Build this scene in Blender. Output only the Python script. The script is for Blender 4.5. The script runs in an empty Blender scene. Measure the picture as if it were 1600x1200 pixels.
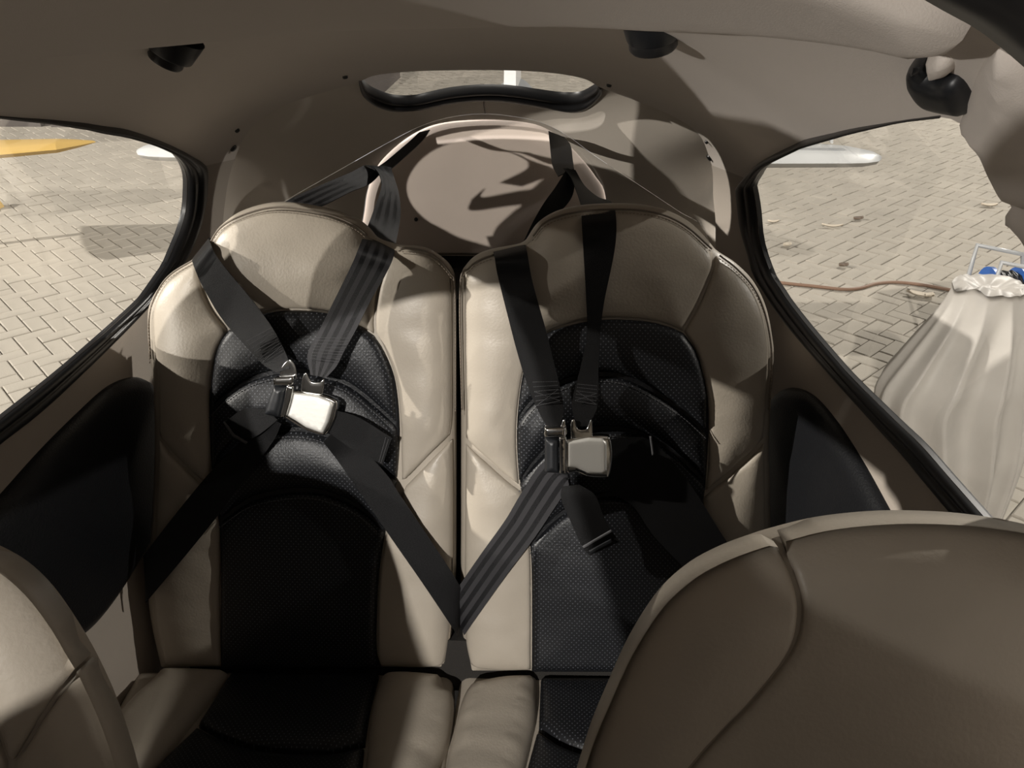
import bpy, bmesh, math, random
import numpy as np
from mathutils import Vector, Matrix, noise
from mathutils.geometry import delaunay_2d_cdt
from mathutils.bvhtree import BVHTree
random.seed(4)
S = bpy.context.scene
COL = S.collection
# ------------------------------------------------------------------ camera
FPX = 1250.0
PITCH, YAW = math.radians(29), math.radians(2.16)
CP = Vector((0.137, 0, 1.95))
cam = bpy.data.objects.new('camera', bpy.data.cameras.new('camera'))
COL.objects.link(cam)
cam.location = CP
cam.rotation_euler = (math.pi/2 - PITCH, 0, YAW)
cam.data.sensor_width = 36
cam.data.lens = FPX/1600*36
cam.data.clip_start = 0.02
S.camera = cam
# ------------------------------------------------------------------ world, lamps, exposure
W = bpy.data.worlds.new('night'); S.world = W; W.use_nodes = True
W.node_tree.nodes['Background'].inputs[0].default_value = (1.0, 0.955, 0.90, 1)
W.node_tree.nodes['Background'].inputs[1].default_value = 0.055
def floodlight(name, loc, power, radius, col):
    l = bpy.data.lights.new(name, 'POINT'); l.energy = power; l.shadow_soft_size = radius; l.color = col
    o = bpy.data.objects.new(name, l); COL.objects.link(o); o.location = loc
# apron floodlights on tall masts around the aircraft
for loc, power, radius in (((-14.2, -9.0, 7.6), 1800, .12), ((-12.4, -14.0, 3.7), 9000, .10), ((-3.2, -15.0, 11.2), 14500, .12),
                           ((-17.0, -1.0, 9.6), 20000, .13), ((15.5, 1.2, 9.2), 3600, .13), ((13.0, 15.0, 13.0), 15000, .2)):
    floodlight('apron_floodlight', loc, power, radius, (1.0, .955, .895))
vs = S.view_settings
vs.view_transform = 'Standard'; vs.look = 'None'; vs.exposure = 0.0; vs.gamma = 1; vs.use_curve_mapping = False
# ------------------------------------------------------------------ projection helpers
FW = Vector((-math.sin(YAW)*math.cos(PITCH), math.cos(YAW)*math.cos(PITCH), -math.sin(PITCH)))
RT = Vector((math.cos(YAW), math.sin(YAW), 0)); UPV = RT.cross(FW)
def ray(u, v): return FW + RT*((u-800)/FPX) + UPV*((600-v)/FPX)
def atY(u, v, y): d = ray(u, v); return CP + d*((y-CP.y)/d.y)
def atZ(u, v, z): d = ray(u, v); return CP + d*((z-CP.z)/d.z)
def project(p):
    q = Vector(p)-CP; z = q.dot(FW)
    return 800+FPX*q.dot(RT)/z, 600-FPX*q.dot(UPV)/z, z
# ------------------------------------------------------------------ materials
def mat(name, col, rough=0.6, bump=None, bs=0.15, metal=0, vary=0, vscale=6, spec=0.5, coat=0, dots=None, stripes=None, island=False, sheen=0, trans=0):
    m = bpy.data.materials.new(name); m.use_nodes = True
    nt = m.node_tree; N = nt.nodes; L = nt.links; b = N['Principled BSDF']
    b.inputs['Roughness'].default_value = rough; b.inputs['Metallic'].default_value = metal
    b.inputs['Specular IOR Level'].default_value = spec
    b.inputs['Coat Weight'].default_value = coat
    b.inputs['Sheen Weight'].default_value = sheen
    tc = N.new('ShaderNodeTexCoord')
    rgb = N.new('ShaderNodeRGB'); rgb.outputs[0].default_value = (*col, 1); out = rgb.outputs[0]
    def mix(fac, a, c2):
        x = N.new('ShaderNodeMix'); x.data_type = 'RGBA'
        if isinstance(fac, float): x.inputs[0].default_value = fac
        else: L.new(fac, x.inputs[0])
        L.new(a, x.inputs[6])
        if isinstance(c2, tuple): x.inputs[7].default_value = (*c2, 1)
        else: L.new(c2, x.inputs[7])
        return x.outputs[2]
    def math_(op, a, c2=None):
        x = N.new('ShaderNodeMath'); x.operation = op
        for i, q in enumerate((a, c2)):
            if q is None: continue
            if isinstance(q, (int, float)): x.inputs[i].default_value = q
            else: L.new(q, x.inputs[i])
        return x.outputs[0]
    if vary:
        n = N.new('ShaderNodeTexNoise'); n.inputs['Scale'].default_value = vscale; n.inputs['Detail'].default_value = 5
        L.new(tc.outputs['Object'], n.inputs['Vector'])
        r = N.new('ShaderNodeMapRange'); r.inputs[1].default_value = .35; r.inputs[2].default_value = .7
        L.new(n.outputs[0], r.inputs[0])
        out = mix(r.outputs[0], out, tuple(c*(1-vary) for c in col))
    if island:
        g = N.new('ShaderNodeNewGeometry'); oi = N.new('ShaderNodeObjectInfo')
        s = math_('FRACT', math_('ADD', g.outputs['Random Per Island'], oi.outputs['Random']))
        out = mix(math_('MULTIPLY', s, 0.75), out, tuple(c*0.85 for c in col))
    height = None
    if dots:
        sp, r0, dcol = dots
        uv = N.new('ShaderNodeSeparateXYZ'); L.new(tc.outputs['UV'], uv.inputs[0])
        gx = math_('DIVIDE', uv.outputs[0], sp); gy = math_('DIVIDE', uv.outputs[1], sp*0.55)
        row = math_('MODULO', math_('FLOOR', gy), 2)
        fx = math_('SUBTRACT', math_('FRACT', math_('ADD', math_('ADD', gx, math_('MULTIPLY', row, .5)), 100)), .5)
        fy = math_('MULTIPLY', math_('SUBTRACT', math_('FRACT', math_('ADD', gy, 100)), .5), .55)
        dd = math_('SQRT', math_('ADD', math_('MULTIPLY', fx, fx), math_('MULTIPLY', fy, fy)))
        k = math_('LESS_THAN', dd, r0)
        out = mix(k, out, dcol)
    if stripes:
        uv = N.new('ShaderNodeSeparateXYZ'); L.new(tc.outputs['UV'], uv.inputs[0])
        w = math_('SINE', math_('MULTIPLY', uv.outputs[0], 6.2832*3.5))
        k = math_('GREATER_THAN', w, 0.0)
        wv = N.new('ShaderNodeTexNoise'); wv.inputs['Scale'].default_value = 900; L.new(tc.outputs['Object'], wv.inputs['Vector'])
        out = mix(math_('MULTIPLY', k, .6), out, stripes)
        rr = math_('ADD', math_('MULTIPLY', k, .12), rough-.06); L.new(rr, b.inputs['Roughness'])
    L.new(out, b.inputs['Base Color'])
    if bump:
        n = N.new('ShaderNodeTexNoise'); n.inputs['Scale'].default_value = bump; n.inputs['Detail'].default_value = 4
        L.new(tc.outputs['Object'], n.inputs['Vector'])
        bp = N.new('ShaderNodeBump'); bp.inputs['Strength'].default_value = bs; bp.inputs['Distance'].default_value = .004
        L.new(n.outputs[0], bp.inputs['Height']); L.new(bp.outputs[0], b.inputs['Normal'])
    if trans:
        t = N.new('ShaderNodeBsdfTransparent'); t.inputs[0].default_value = (.95, .95, .95, 1)
        mx = N.new('ShaderNodeMixShader'); mx.inputs[0].default_value = 1-trans
        L.new(t.outputs[0], mx.inputs[1]); L.new(b.outputs[0], mx.inputs[2])
        L.new(mx.outputs[0], N['Material Output'].inputs[0])
    return m
def glass_mat(name, tint):
    m = bpy.data.materials.new(name); m.use_nodes = True; N = m.node_tree.nodes; L = m.node_tree.links
    N.remove(N['Principled BSDF'])
    t = N.new('ShaderNodeBsdfTransparent'); t.inputs[0].default_value = (*tint, 1)
    g = N.new('ShaderNodeBsdfGlossy'); g.inputs['Roughness'].default_value = .03
    f = N.new('ShaderNodeFresnel'); f.inputs[0].default_value = 1.35
    mx = N.new('ShaderNodeMixShader'); L.new(f.outputs[0], mx.inputs[0]); L.new(t.outputs[0], mx.inputs[1]); L.new(g.outputs[0], mx.inputs[2])
    L.new(mx.outputs[0], N['Material Output'].inputs[0])
    return m
M = dict(
    leather=mat('beige_leather', (.40, .355, .295), .42, 260, .10, vary=.10, vscale=9),
    leather_dark=mat('taupe_leather', (.27, .228, .178), .40, 220, .10, vary=.10, vscale=6),
    black=mat('black_leather', (.008, .0085, .010), .40, 300, .22, spec=.3),
    perf=mat('perforated_black_leather', (.008, .0085, .010), .42, 300, .15, dots=(.0085, .12, (.075, .08, .09)), spec=.32),
    liner=mat('beige_liner', (.64, .58, .51), .75, 700, .12, vary=.08, vscale=4),
    side=mat('beige_side_panel', (.42, .37, .32), .75, 700, .12, vary=.08, vscale=4),
    head=mat('taupe_headliner', (.60, .545, .495), .85, 900, .12, vary=.06, vscale=3),
    bulk=mat('rose_beige_panel', (.70, .60, .53), .7, 600, .12, vary=.08, vscale=5),
    rubber=mat('black_rubber', (.012, .012, .013), .38),
    plastic=mat('black_plastic', (.010, .011, .013), .42),
    web=mat('black_webbing', (.006, .006, .007), .5, 1400, .35, stripes=(.05, .049, .053), spec=.25),
    webplain=mat('black_plain_webbing', (.005, .005, .0055), .5, 1400, .35, spec=.2),
    chrome=mat('chrome', (.75, .75, .74), .14, metal=1),
    brushed=mat('satin_steel', (.80, .79, .75), .42, metal=.55, bump=160, bs=.03),
    thread=mat('thread', (.23, .19, .15), .8),
    dthread=mat('grey_thread', (.07, .07, .075), .8),
    seam=mat('seam_shadow_leather', (.14, .115, .09), .6),
    carpet=mat('dark_carpet', (.016, .014, .012), .95, 500, .5),
    paver=mat('concrete_paver', (.42, .385, .33), .9, 120, .35, vary=.22, vscale=3.2, island=True),
    joint=mat('joint_sand', (.26, .235, .20), .95, 60, .4, vary=.25, vscale=5),
    white=mat('white_paint', (.60, .61, .61), .35),
    grey=mat('grey_paint', (.38, .39, .40), .35),
    yellow=mat('yellow_paint', (.55, .37, .12), .5),
    sheet=mat('milky_plastic_sheet', (.56, .53, .49), .5, 40, .2, vary=.15, vscale=5, trans=.14),
    blue=mat('blue_plastic', (.03, .12, .42), .4),
    hose=mat('rubber_hose', (.20, .12, .08), .6),
    leaf=mat('dry_leaf', (.62, .55, .45), .8, 80, .3),
    dleaf=mat('dark_leaf', (.16, .12, .09), .8, 80, .3),
    dark=mat('dark_hangar', (.07, .06, .055), .8),
    pillar=mat('pale_hangar_panel', (.5, .47, .42), .7),
    glass=glass_mat('acrylic', (.93, .92, .89)),
    red=mat('red_lens', (.6, .05, .04), .3),
    cap=mat('black_snap', (.008, .008, .008), .35),
)
# ------------------------------------------------------------------ object helpers
def link(name, me, m, parent=None, smooth=True):
    o = bpy.data.objects.new(name, me); COL.objects.link(o)
    if m: me.materials.append(m if not isinstance(m, str) else M[m])
    if smooth:
        for p in me.polygons: p.use_smooth = True
    if parent: o.parent = parent
    return o
def mesh(name, V, Fc, m, parent=None, smooth=True, uv=None, autosharp=None):
    me = bpy.data.meshes.new(name); me.from_pydata([tuple(v) for v in V], [], Fc); me.update()
    if uv is not None:
        l = me.uv_layers.new(name='UVMap')
        idx = np.zeros(len(me.loops), dtype=np.int32); me.loops.foreach_get('vertex_index', idx)
        l.data.foreach_set('uv', np.asarray(uv, dtype=np.float32)[idx].ravel())
    o = link(name, me, m, parent, smooth)
    if autosharp: me.set_sharp_from_angle(angle=math.radians(autosharp))
    return o
def tag(o, label, cat, group=None, kind=None):
    o['label'] = label
    if kind: o['kind'] = kind
    if cat: o['category'] = cat
    if group: o['group'] = group
    return o
def empty(name, loc, label, cat, group=None):
    o = bpy.data.objects.new(name, None); COL.objects.link(o); o.empty_display_size = .05
    return tag(o, label, cat, group)
def struct(o, label=None):
    o['kind'] = 'structure'
    if label: o['label'] = label
    return o
def catmull(P, n=8, closed=False):
    P = [np.array(p, float) for p in P]
    if len(P) < 3 and not closed:
        return [P[0]+(P[-1]-P[0])*i/n for i in range(n+1)]
    out = []; m = len(P); segs = m if closed else m-1
    for i in range(segs):
        if closed: a, b, c, d = P[(i-1) % m], P[i], P[(i+1) % m], P[(i+2) % m]
        else:
            b, c = P[i], P[i+1]; a = P[i-1] if i else 2*b-c; d = P[i+2] if i+2 < m else 2*c-b
        for k in range(n):
            t = k/n
            out.append(.5*((2*b)+(-a+c)*t+(2*a-5*b+4*c-d)*t*t+(-a+3*b-3*c+d)*t**3))
    if not closed: out.append(P[-1])
    return out
def resample(P, step=None, n=None, closed=False):
    P = np.array(P, float)
    if closed: P = np.vstack([P, P[:1]])
    d = np.r_[0, np.cumsum(np.linalg.norm(np.diff(P, axis=0), axis=1))]
    if n is None: n = max(3, int(round(d[-1]/step)))
    t = np.linspace(0, d[-1], n+1)
    R = np.stack([np.interp(t, d, P[:, k]) for k in range(P.shape[1])], 1)
    return R[:-1] if closed else R
def outline(segs, step):
    """segs: list of open polylines; each is smoothed, corners stay where they join"""
    pts = []
    for s in segs:
        c = resample(catmull(s, 8), step)
        pts += list(c[:-1] if np.linalg.norm(c[-1]-np.array(segs[(segs.index(s)+1) % len(segs)][0])) < step*2.5 else c)
    return np.array(pts)
def dist_poly(Q, P):
    """distance of points Q to closed polygon P, and inside flag"""
    A = P; B = np.roll(P, -1, 0); D = np.full(len(Q), 1e9); ins = np.zeros(len(Q), bool)
    for a, b in zip(A, B):
        ab = b-a; L2 = (ab**2).sum()+1e-18
        t = np.clip(((Q-a)@ab)/L2, 0, 1)
        D = np.minimum(D, np.linalg.norm(Q-(a+t[:, None]*ab), axis=1))
        c = ((a[1] > Q[:, 1]) != (b[1] > Q[:, 1]))
        with np.errstate(divide='ignore', invalid='ignore'):
            xi = a[0]+(Q[:, 1]-a[1])*(b[0]-a[0])/(b[1]-a[1]+1e-18)
        ins ^= (c & (Q[:, 0] < xi))
    return D, ins
def fill(poly, holes=(), step=.02, rings=()):
    """triangulate polygon with interior points; returns pts, tris, edge distance"""
    poly = np.asarray(poly)
    allp = [poly]+[np.asarray(h) for h in holes]
    V = []; E = []
    for P in allp:
        o = len(V); V += [tuple(p) for p in P]; E += [(o+i, o+(i+1) % len(P)) for i in range(len(P))]
    lo, hi = poly.min(0), poly.max(0)
    gx = np.arange(lo[0], hi[0]+step, step); gy = np.arange(lo[1], hi[1]+step, step*.866)
    G = np.array([(x+(step/2 if j % 2 else 0), y) for j, y in enumerate(gy) for x in gx])
    def ok(Q, mind):
        D, ins = dist_poly(Q, poly); k = ins & (D > mind)
        for h in holes:
            D2, i2 = dist_poly(Q, np.asarray(h)); k &= ~i2 & (D2 > mind)
        return k
    rmax = max(rings) if rings else 0
    k = ok(G, max(step*.45, rmax*1.0)); V += [tuple(p) for p in G[k]]
    if rings:
        A = poly; T = np.roll(A, -1, 0)-np.roll(A, 1, 0); T /= np.linalg.norm(T, axis=1)[:, None]+1e-12
        area = ((A[:, 0]*np.roll(A[:, 1], -1))-(np.roll(A[:, 0], -1)*A[:, 1])).sum()
        n = np.stack([-T[:, 1], T[:, 0]], 1)*(1 if area > 0 else -1)
        for r in rings:
            Q = A+n*r; kk = ok(Q, r*.93); V += [tuple(p) for p in Q[kk]]
    res = delaunay_2d_cdt([Vector(v) for v in V], E, [], 0, 1e-7)
    P = np.array([tuple(v) for v in res[0]]); T = np.array([t for t in res[2] if len(t) == 3])
    c = P[T].mean(1); _, ins = dist_poly(c, poly)
    for h in holes: ins &= ~dist_poly(c, np.asarray(h))[1]
    T = T[ins]
    used = np.unique(T); mp = -np.ones(len(P), int); mp[used] = np.arange(len(used)); P = P[used]; T = mp[T]
    D = dist_poly(P, poly)[0]
    return P, T, D
def boundary(T):
    from collections import Counter
    c = Counter()
    for a, b, d in T:
        for e in ((a, b), (b, d), (d, a)): c[tuple(sorted(e))] += 1
    out = []
    for a, b, d in T:
        for e in ((a, b), (b, d), (d, a)):
            if c[tuple(sorted(e))] == 1: out.append(e)
    return out
def tube(name, P, r, m, parent=None, closed=False, seg=8, taper=None, flat=1.0):
    P = [Vector(p) for p in P]; n = len(P); V = []; Fc = []
    up = Vector((0, 0, 1)); prev = None
    for i in range(n):
        t = (P[(i+1) % n]-P[i-1]) if closed else (P[min(i+1, n-1)]-P[max(i-1, 0)])
        t.normalize()
        if prev is None:
            a = t.cross(up)
            if a.length < .1: a = t.cross(Vector((1, 0, 0)))
        else: a = prev-t*prev.dot(t)
        a.normalize(); prev = a; b = t.cross(a)
        rr = r if taper is None else r*taper(i/(n-1))
        for k in range(seg):
            an = 2*math.pi*k/seg; V.append(P[i]+a*(rr*math.cos(an))+b*(rr*flat*math.sin(an)))
    for i in range(n if closed else n-1):
        for k in range(seg):
            j = (i+1) % n
            Fc.append((i*seg+k, i*seg+(k+1) % seg, j*seg+(k+1) % seg, j*seg+k))
    if not closed: Fc += [tuple(range(seg))[::-1], tuple((n-1)*seg+k for k in range(seg))]
    return mesh(name, V, Fc, m, parent)
def boxes(name, B, m, parent=None):
    """B: list of (origin, ax, ay, az) parallelepipeds centred at origin with half axes"""
    V = []; Fc = []
    for o, a, b, c in B:
        n = len(V)
        for sx in (-1, 1):
            for sy in (-1, 1):
                for sz in (-1, 1): V.append(Vector(o)+Vector(a)*sx+Vector(b)*sy+Vector(c)*sz)
        Fc += [tuple(n+i for i in q) for q in ((0, 1, 3, 2), (4, 6, 7, 5), (0, 4, 5, 1), (2, 3, 7, 6), (0, 2, 6, 4), (1, 5, 7, 3))]
    return mesh(name, V, Fc, m, parent, smooth=False)
# ------------------------------------------------------------------ planar frames (seat backs, cushions)
class Plane:
    def __init__(s, o, ex, ey):
        s.o = Vector(o); s.ex = Vector(ex).normalized(); s.ey = Vector(ey).normalized(); s.n = s.ex.cross(s.ey)
        if s.n.dot(CP-s.o) < 0: s.n = -s.n
    def hit(s, u, v, off=0.0):
        d = ray(u, v); return CP+d*((s.o+s.n*off-CP).dot(s.n)/d.dot(s.n))
    def st(s, u, v, off=0.0):
        q = s.hit(u, v, off)-s.o; return (q.dot(s.ex), q.dot(s.ey))
    def P(s, a, b, off=0.0): return s.o+s.ex*a+s.ey*b+s.n*off
def px2st(pl, segs, off): return [[pl.st(u, v, off) for u, v in s] for s in segs]
def panel(name, pl, segs, off, m, parent, H=.012, R=.018, crown=.0, back=.02, step=.014, wr=0.0, st=False, sag=None, bstep=.006, dome=None, taper=0.0):
    """an upholstered panel: outline in the plane, rounded edge of height H over R, crowned middle, skirt to the back"""
    sg = segs if st else px2st(pl, segs, off-H*.6)
    poly = outline(sg, bstep)
    P, T, D = fill(poly, step=step, rings=(R*.08, R*.3, R*.62, R) if H > 0 else ())
    q = np.clip(1-D/R, 0, 1); h = H*np.sqrt(np.clip(1-q*q, 0, 1))-H
    dm = max(D.max(), 1e-6)
    h = h+crown*np.sin(np.clip(D/dm, 0, 1)*math.pi/2)
    if wr:
        h = h+np.array([wr*noise.fractal(Vector((a*9, b*26, off*50)), 1.0, 2.0, 3)*min(1, D[i]/.02) for i, (a, b) in enumerate(P)])
    if dome:
        dp, H1, R1 = dome; Dd = dist_poly(P, dp)[0]*dist_poly(P, dp)[1]; qq = np.clip(1-Dd/R1, 0, 1)
        h = h+H1*(np.sqrt(np.clip(1-qq*qq, 0, 1))-1)
    if sag: h = h+np.array([sag(a, b) for a, b in P])
    V = [pl.P(a, b, off+hh) for (a, b), hh in zip(P, h)]
    Fc = [tuple(t) for t in T]; uv = [tuple(p) for p in P]
    be = boundary(T); mp = {}
    for a, b in be:
        for i in (a, b):
            if i not in mp:
                mp[i] = len(V); cc_ = P.mean(0); tq = cc_+(P[i]-cc_)*(1-taper); V.append(pl.P(tq[0], tq[1], off-H-back)); uv.append(tuple(P[i]))
    Fc += [(b, a, mp[a], mp[b]) for a, b in be]
    o = mesh(name, V, Fc, m, parent, uv=uv)
    # orient
    bm = bmesh.new(); bm.from_mesh(o.data); bmesh.ops.recalc_face_normals(bm, faces=bm.faces)
    s = sum((f.normal.dot(pl.n)*f.calc_area() for f in bm.faces))
    if s < 0: bmesh.ops.reverse_faces(bm, faces=bm.faces)
    bm.to_mesh(o.data); bm.free()
    return o, poly
def stitches(name, pts, m, parent, step=.0062, ln=.0019, w=.0006, nrm=Vector((0, -1, .3))):
    P = resample([tuple(p) for p in pts], step); B = []
    for i in range(len(P)-1):
        t = Vector(P[i+1]-P[i]).normalized(); a = t.cross(nrm).normalized(); c = a.cross(t)
        B.append((P[i], t*ln, a*w, c*w))
    o = boxes(name, B, m, parent); o['kind'] = 'stuff'; return o
# ------------------------------------------------------------------ curved surfaces (cabin shell, luggage liner)
class Surf:
    def __init__(s, fn, a0, a1, na, b0, b1, nb, inside):
        s.fn = fn; s.inside = inside; s.A = np.linspace(a0, a1, na); s.B = np.linspace(b0, b1, nb)
        s.na, s.nb = na, nb
        V = [fn(a, b) for a in s.A for b in s.B]; s.F = []; s.key = []
        for i in range(na-1):
            for j in range(nb-1):
                k = i*nb+j
                s.F += [(k, k+nb, k+nb+1), (k, k+nb+1, k+1)]
        s.V = V; s.bvh = BVHTree.FromPolygons(V, s.F)
        s.prm = [(a, b) for a in s.A for b in s.B]
    def hit(s, u, v):
        d = ray(u, v).normalized(); loc, n, idx, dist = s.bvh.ray_cast(CP, d)
        if loc is None: raise ValueError('miss %s %s' % (u, v))
        i, j, k = s.F[idx]; A, B, C = s.V[i], s.V[j], s.V[k]
        v0, v1, v2 = B-A, C-A, loc-A
        d00, d01, d11, d20, d21 = v0.dot(v0), v0.dot(v1), v1.dot(v1), v2.dot(v0), v2.dot(v1)
        den = d00*d11-d01*d01; vv = (d11*d20-d01*d21)/den; ww = (d00*d21-d01*d20)/den
        p = np.array([s.prm[q] for q in (i, j, k)])
        return tuple(p[0]*(1-vv-ww)+p[1]*vv+p[2]*ww)
    def P(s, a, b, off=0):
        p = s.fn(a, b)
        if off:
            e = 1e-3; n = (s.fn(a+e, b)-s.fn(a-e, b)).cross(s.fn(a, b+e)-s.fn(a, b-e)).normalized()
            if n.dot(s.inside(p)-p) < 0: n = -n
            p = p+n*off
        return p
    def curve(s, px, n=8, off=0, step=.01):
        q = resample(catmull([s.hit(*p) for p in px], n), step)
        return [s.P(a, b, off) for a, b in q]
def surf_mesh(name, sf, poly, m, parent=None, holes=(), step=.03, off=0.0, thick=0.0, H=0.0, R=.02, crown=0.0):
    P, T, D = fill(poly, holes, step=step, rings=(R*.08, R*.3, R*.62, R) if H > 0 else ())
    q = np.clip(1-D/R, 0, 1); h = off+(H*np.sqrt(np.clip(1-q*q, 0, 1)) if H > 0 else 0)+crown*np.sin(np.clip(D/max(D.max(), 1e-6), 0, 1)*math.pi/2)
    h = np.broadcast_to(h, (len(P),))
    V = [sf.P(a, b, hh) for (a, b), hh in zip(P, h)]; Fc = [tuple(t) for t in T]
    if thick:
        be = boundary(T); mp = {}
        for a, b in be:
            for i in (a, b):
                if i not in mp: mp[i] = len(V); V.append(sf.P(P[i][0], P[i][1], off-thick))
        Fc += [(b, a, mp[a], mp[b]) for a, b in be]
    o = mesh(name, V, Fc, m, parent, uv=None, autosharp=50)
    bm = bmesh.new(); bm.from_mesh(o.data); bmesh.ops.recalc_face_normals(bm, faces=bm.faces)
    s = sum(f.normal.dot(sf.inside(f.calc_center_median())-f.calc_center_median()) for f in bm.faces)
    if s < 0: bmesh.ops.reverse_faces(bm, faces=bm.faces)
    bm.to_mesh(o.data); bm.free()
    return o
def strip(name, sf, inner, outer, m, parent, off=.010, base=-.006, n=70):
    """rubber strip between two curves on a surface, rounded across"""
    A = resample(catmull([sf.hit(*p) for p in inner], 8), n=n); B = resample(catmull([sf.hit(*p) for p in outer], 8), n=n)
    prof = [(0, base), (.02, off*.55), (.14, off*.95), (.34, off), (.50, off*.8), (.56, off*.45), (.62, off*.8), (.84, off*.9), (.97, off*.4), (1, -.009)]
    V = []; Fc = []; k = len(prof)
    for a, b in zip(A, B):
        w_ = float(np.clip(np.linalg.norm(b-a)/.03, .12, 1))
        for t, h in prof: q = a+(b-a)*t; V.append(sf.P(q[0], q[1], h*w_))
    for i in range(n):
        for j in range(k-1): Fc.append((i*k+j, i*k+j+1, (i+1)*k+j+1, (i+1)*k+j))
    return mesh(name, V, Fc, m, parent)
# ------------------------------------------------------------------ cabin shell
ZS, NE, SC = 1.38, 2.35, .6
def lerp(y, tab): return float(np.interp(y, [t[0] for t in tab], [t[1] for t in tab]))
from functools import lru_cache
def wY(y): return lerp(y, ((0, .66), (.5, .64), (.7, .622), (1.0, .607), (1.476, .58), (1.64, .56), (2.0, .51)))
def zt(y): return lerp(y, ((0, 2.07), (.6, 1.955), (.9, 1.897), (1.05, 1.872), (1.6, 1.738), (2.0, 1.63)))
SMAX = SC*math.pi
def shell_fn(s, y):
    w, H = wY(y), zt(y)-ZS
    if s < 0: return Vector((w+s*.04*0+min(0, s+.35)*.06, y, ZS+s))
    if s > SMAX: r = s-SMAX; return Vector((-w-min(0, -r+.35)*.06, y, ZS-r))
    t = s/SC; c, sn = math.cos(t), math.sin(t)
    return Vector((w*math.copysign(abs(c)**(2/NE), c), y, ZS+H*max(sn, 0)**(2/NE)))
shell = Surf(shell_fn, -1.05, SMAX+1.05, 420, -.95, 2.0, 170, lambda p: Vector((0, p.y, 1.3)))
def on_shell(pts): return [shell.hit(*p) for p in pts]

# window outlines (edge of the glass) and the cabin edge of the rubber
R_cab = [(1470, 180), (1390, 191), (1300, 208), (1215, 238), (1180, 260), (1158, 286), (1154, 302), (1160, 352), (1177, 413), (1187, 440), (1230, 502), (1300, 582), (1370, 658), (1420, 712), (1455, 754), (1505, 812), (1560, 876)]
R_gls = [(1470, 183), (1390, 194), (1300, 213), (1225, 243), (1194, 264), (1180, 285), (1178, 300), (1186, 365), (1201, 418), (1220, 452), (1258, 504), (1328, 585), (1392, 650), (1438, 694), (1480, 742), (1540, 810), (1600, 874)]
R_front = [(1600, 874), (1660, 820), (1668, 620), (1640, 440), (1601, 357), (1583, 342), (1577, 331), (1582, 319), (1564, 307), (1549, 285), (1536, 255), (1520, 213), (1497, 190), (1470, 183)]
L_cab = [(-60, 176), (0, 181), (70, 186), (150, 195), (205, 204), (265, 226), (303, 246), (321, 262), (320, 300), (313, 340), (300, 380), (283, 412), (263, 432), (240, 464), (200, 508), (130, 578), (60, 643), (0, 690), (-60, 738)]
L_gls = [(-60, 178), (0, 184), (70, 189), (140, 198), (192, 208), (240, 224), (275, 245), (291, 274), (291, 320), (281, 362), (263, 405), (251, 425), (226, 460), (190, 496), (120, 558), (60, 608), (0, 655), (-60, 702)]
L_front = [(-60, 702), (-170, 690), (-230, 500), (-220, 300), (-150, 200), (-60, 178)]
def closed_on(sf, parts, step=.012):
    pts = []
    for p in parts: pts += list(resample(catmull([sf.hit(*q) for q in p], 6), step))[:-1]
    return np.array(pts)
frontR = np.array(resample([(.01, -.85), (.01, .25), (.4, .25), (.4, -.85)], .03, closed=True))
holeR = closed_on(shell, [R_gls, R_front]); holeL = closed_on(shell, [L_gls, L_front])
# rear edge of the headliner as seen in front of the luggage bay
edge_px = [(350, 430), (350, 330), (357, 282), (370, 240), (398, 194), (448, 163), (515, 142), (562, 127), (585, 118), (640, 112), (700, 110), (790, 110), (870, 115), (915, 124), (945, 140), (1000, 160), (1050, 181), (1090, 208), (1108, 245), (1114, 300), (1118, 360), (1120, 430)]
edge = np.array(on_shell(edge_px)); edge = resample(catmull(edge, 6), .015)
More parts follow.
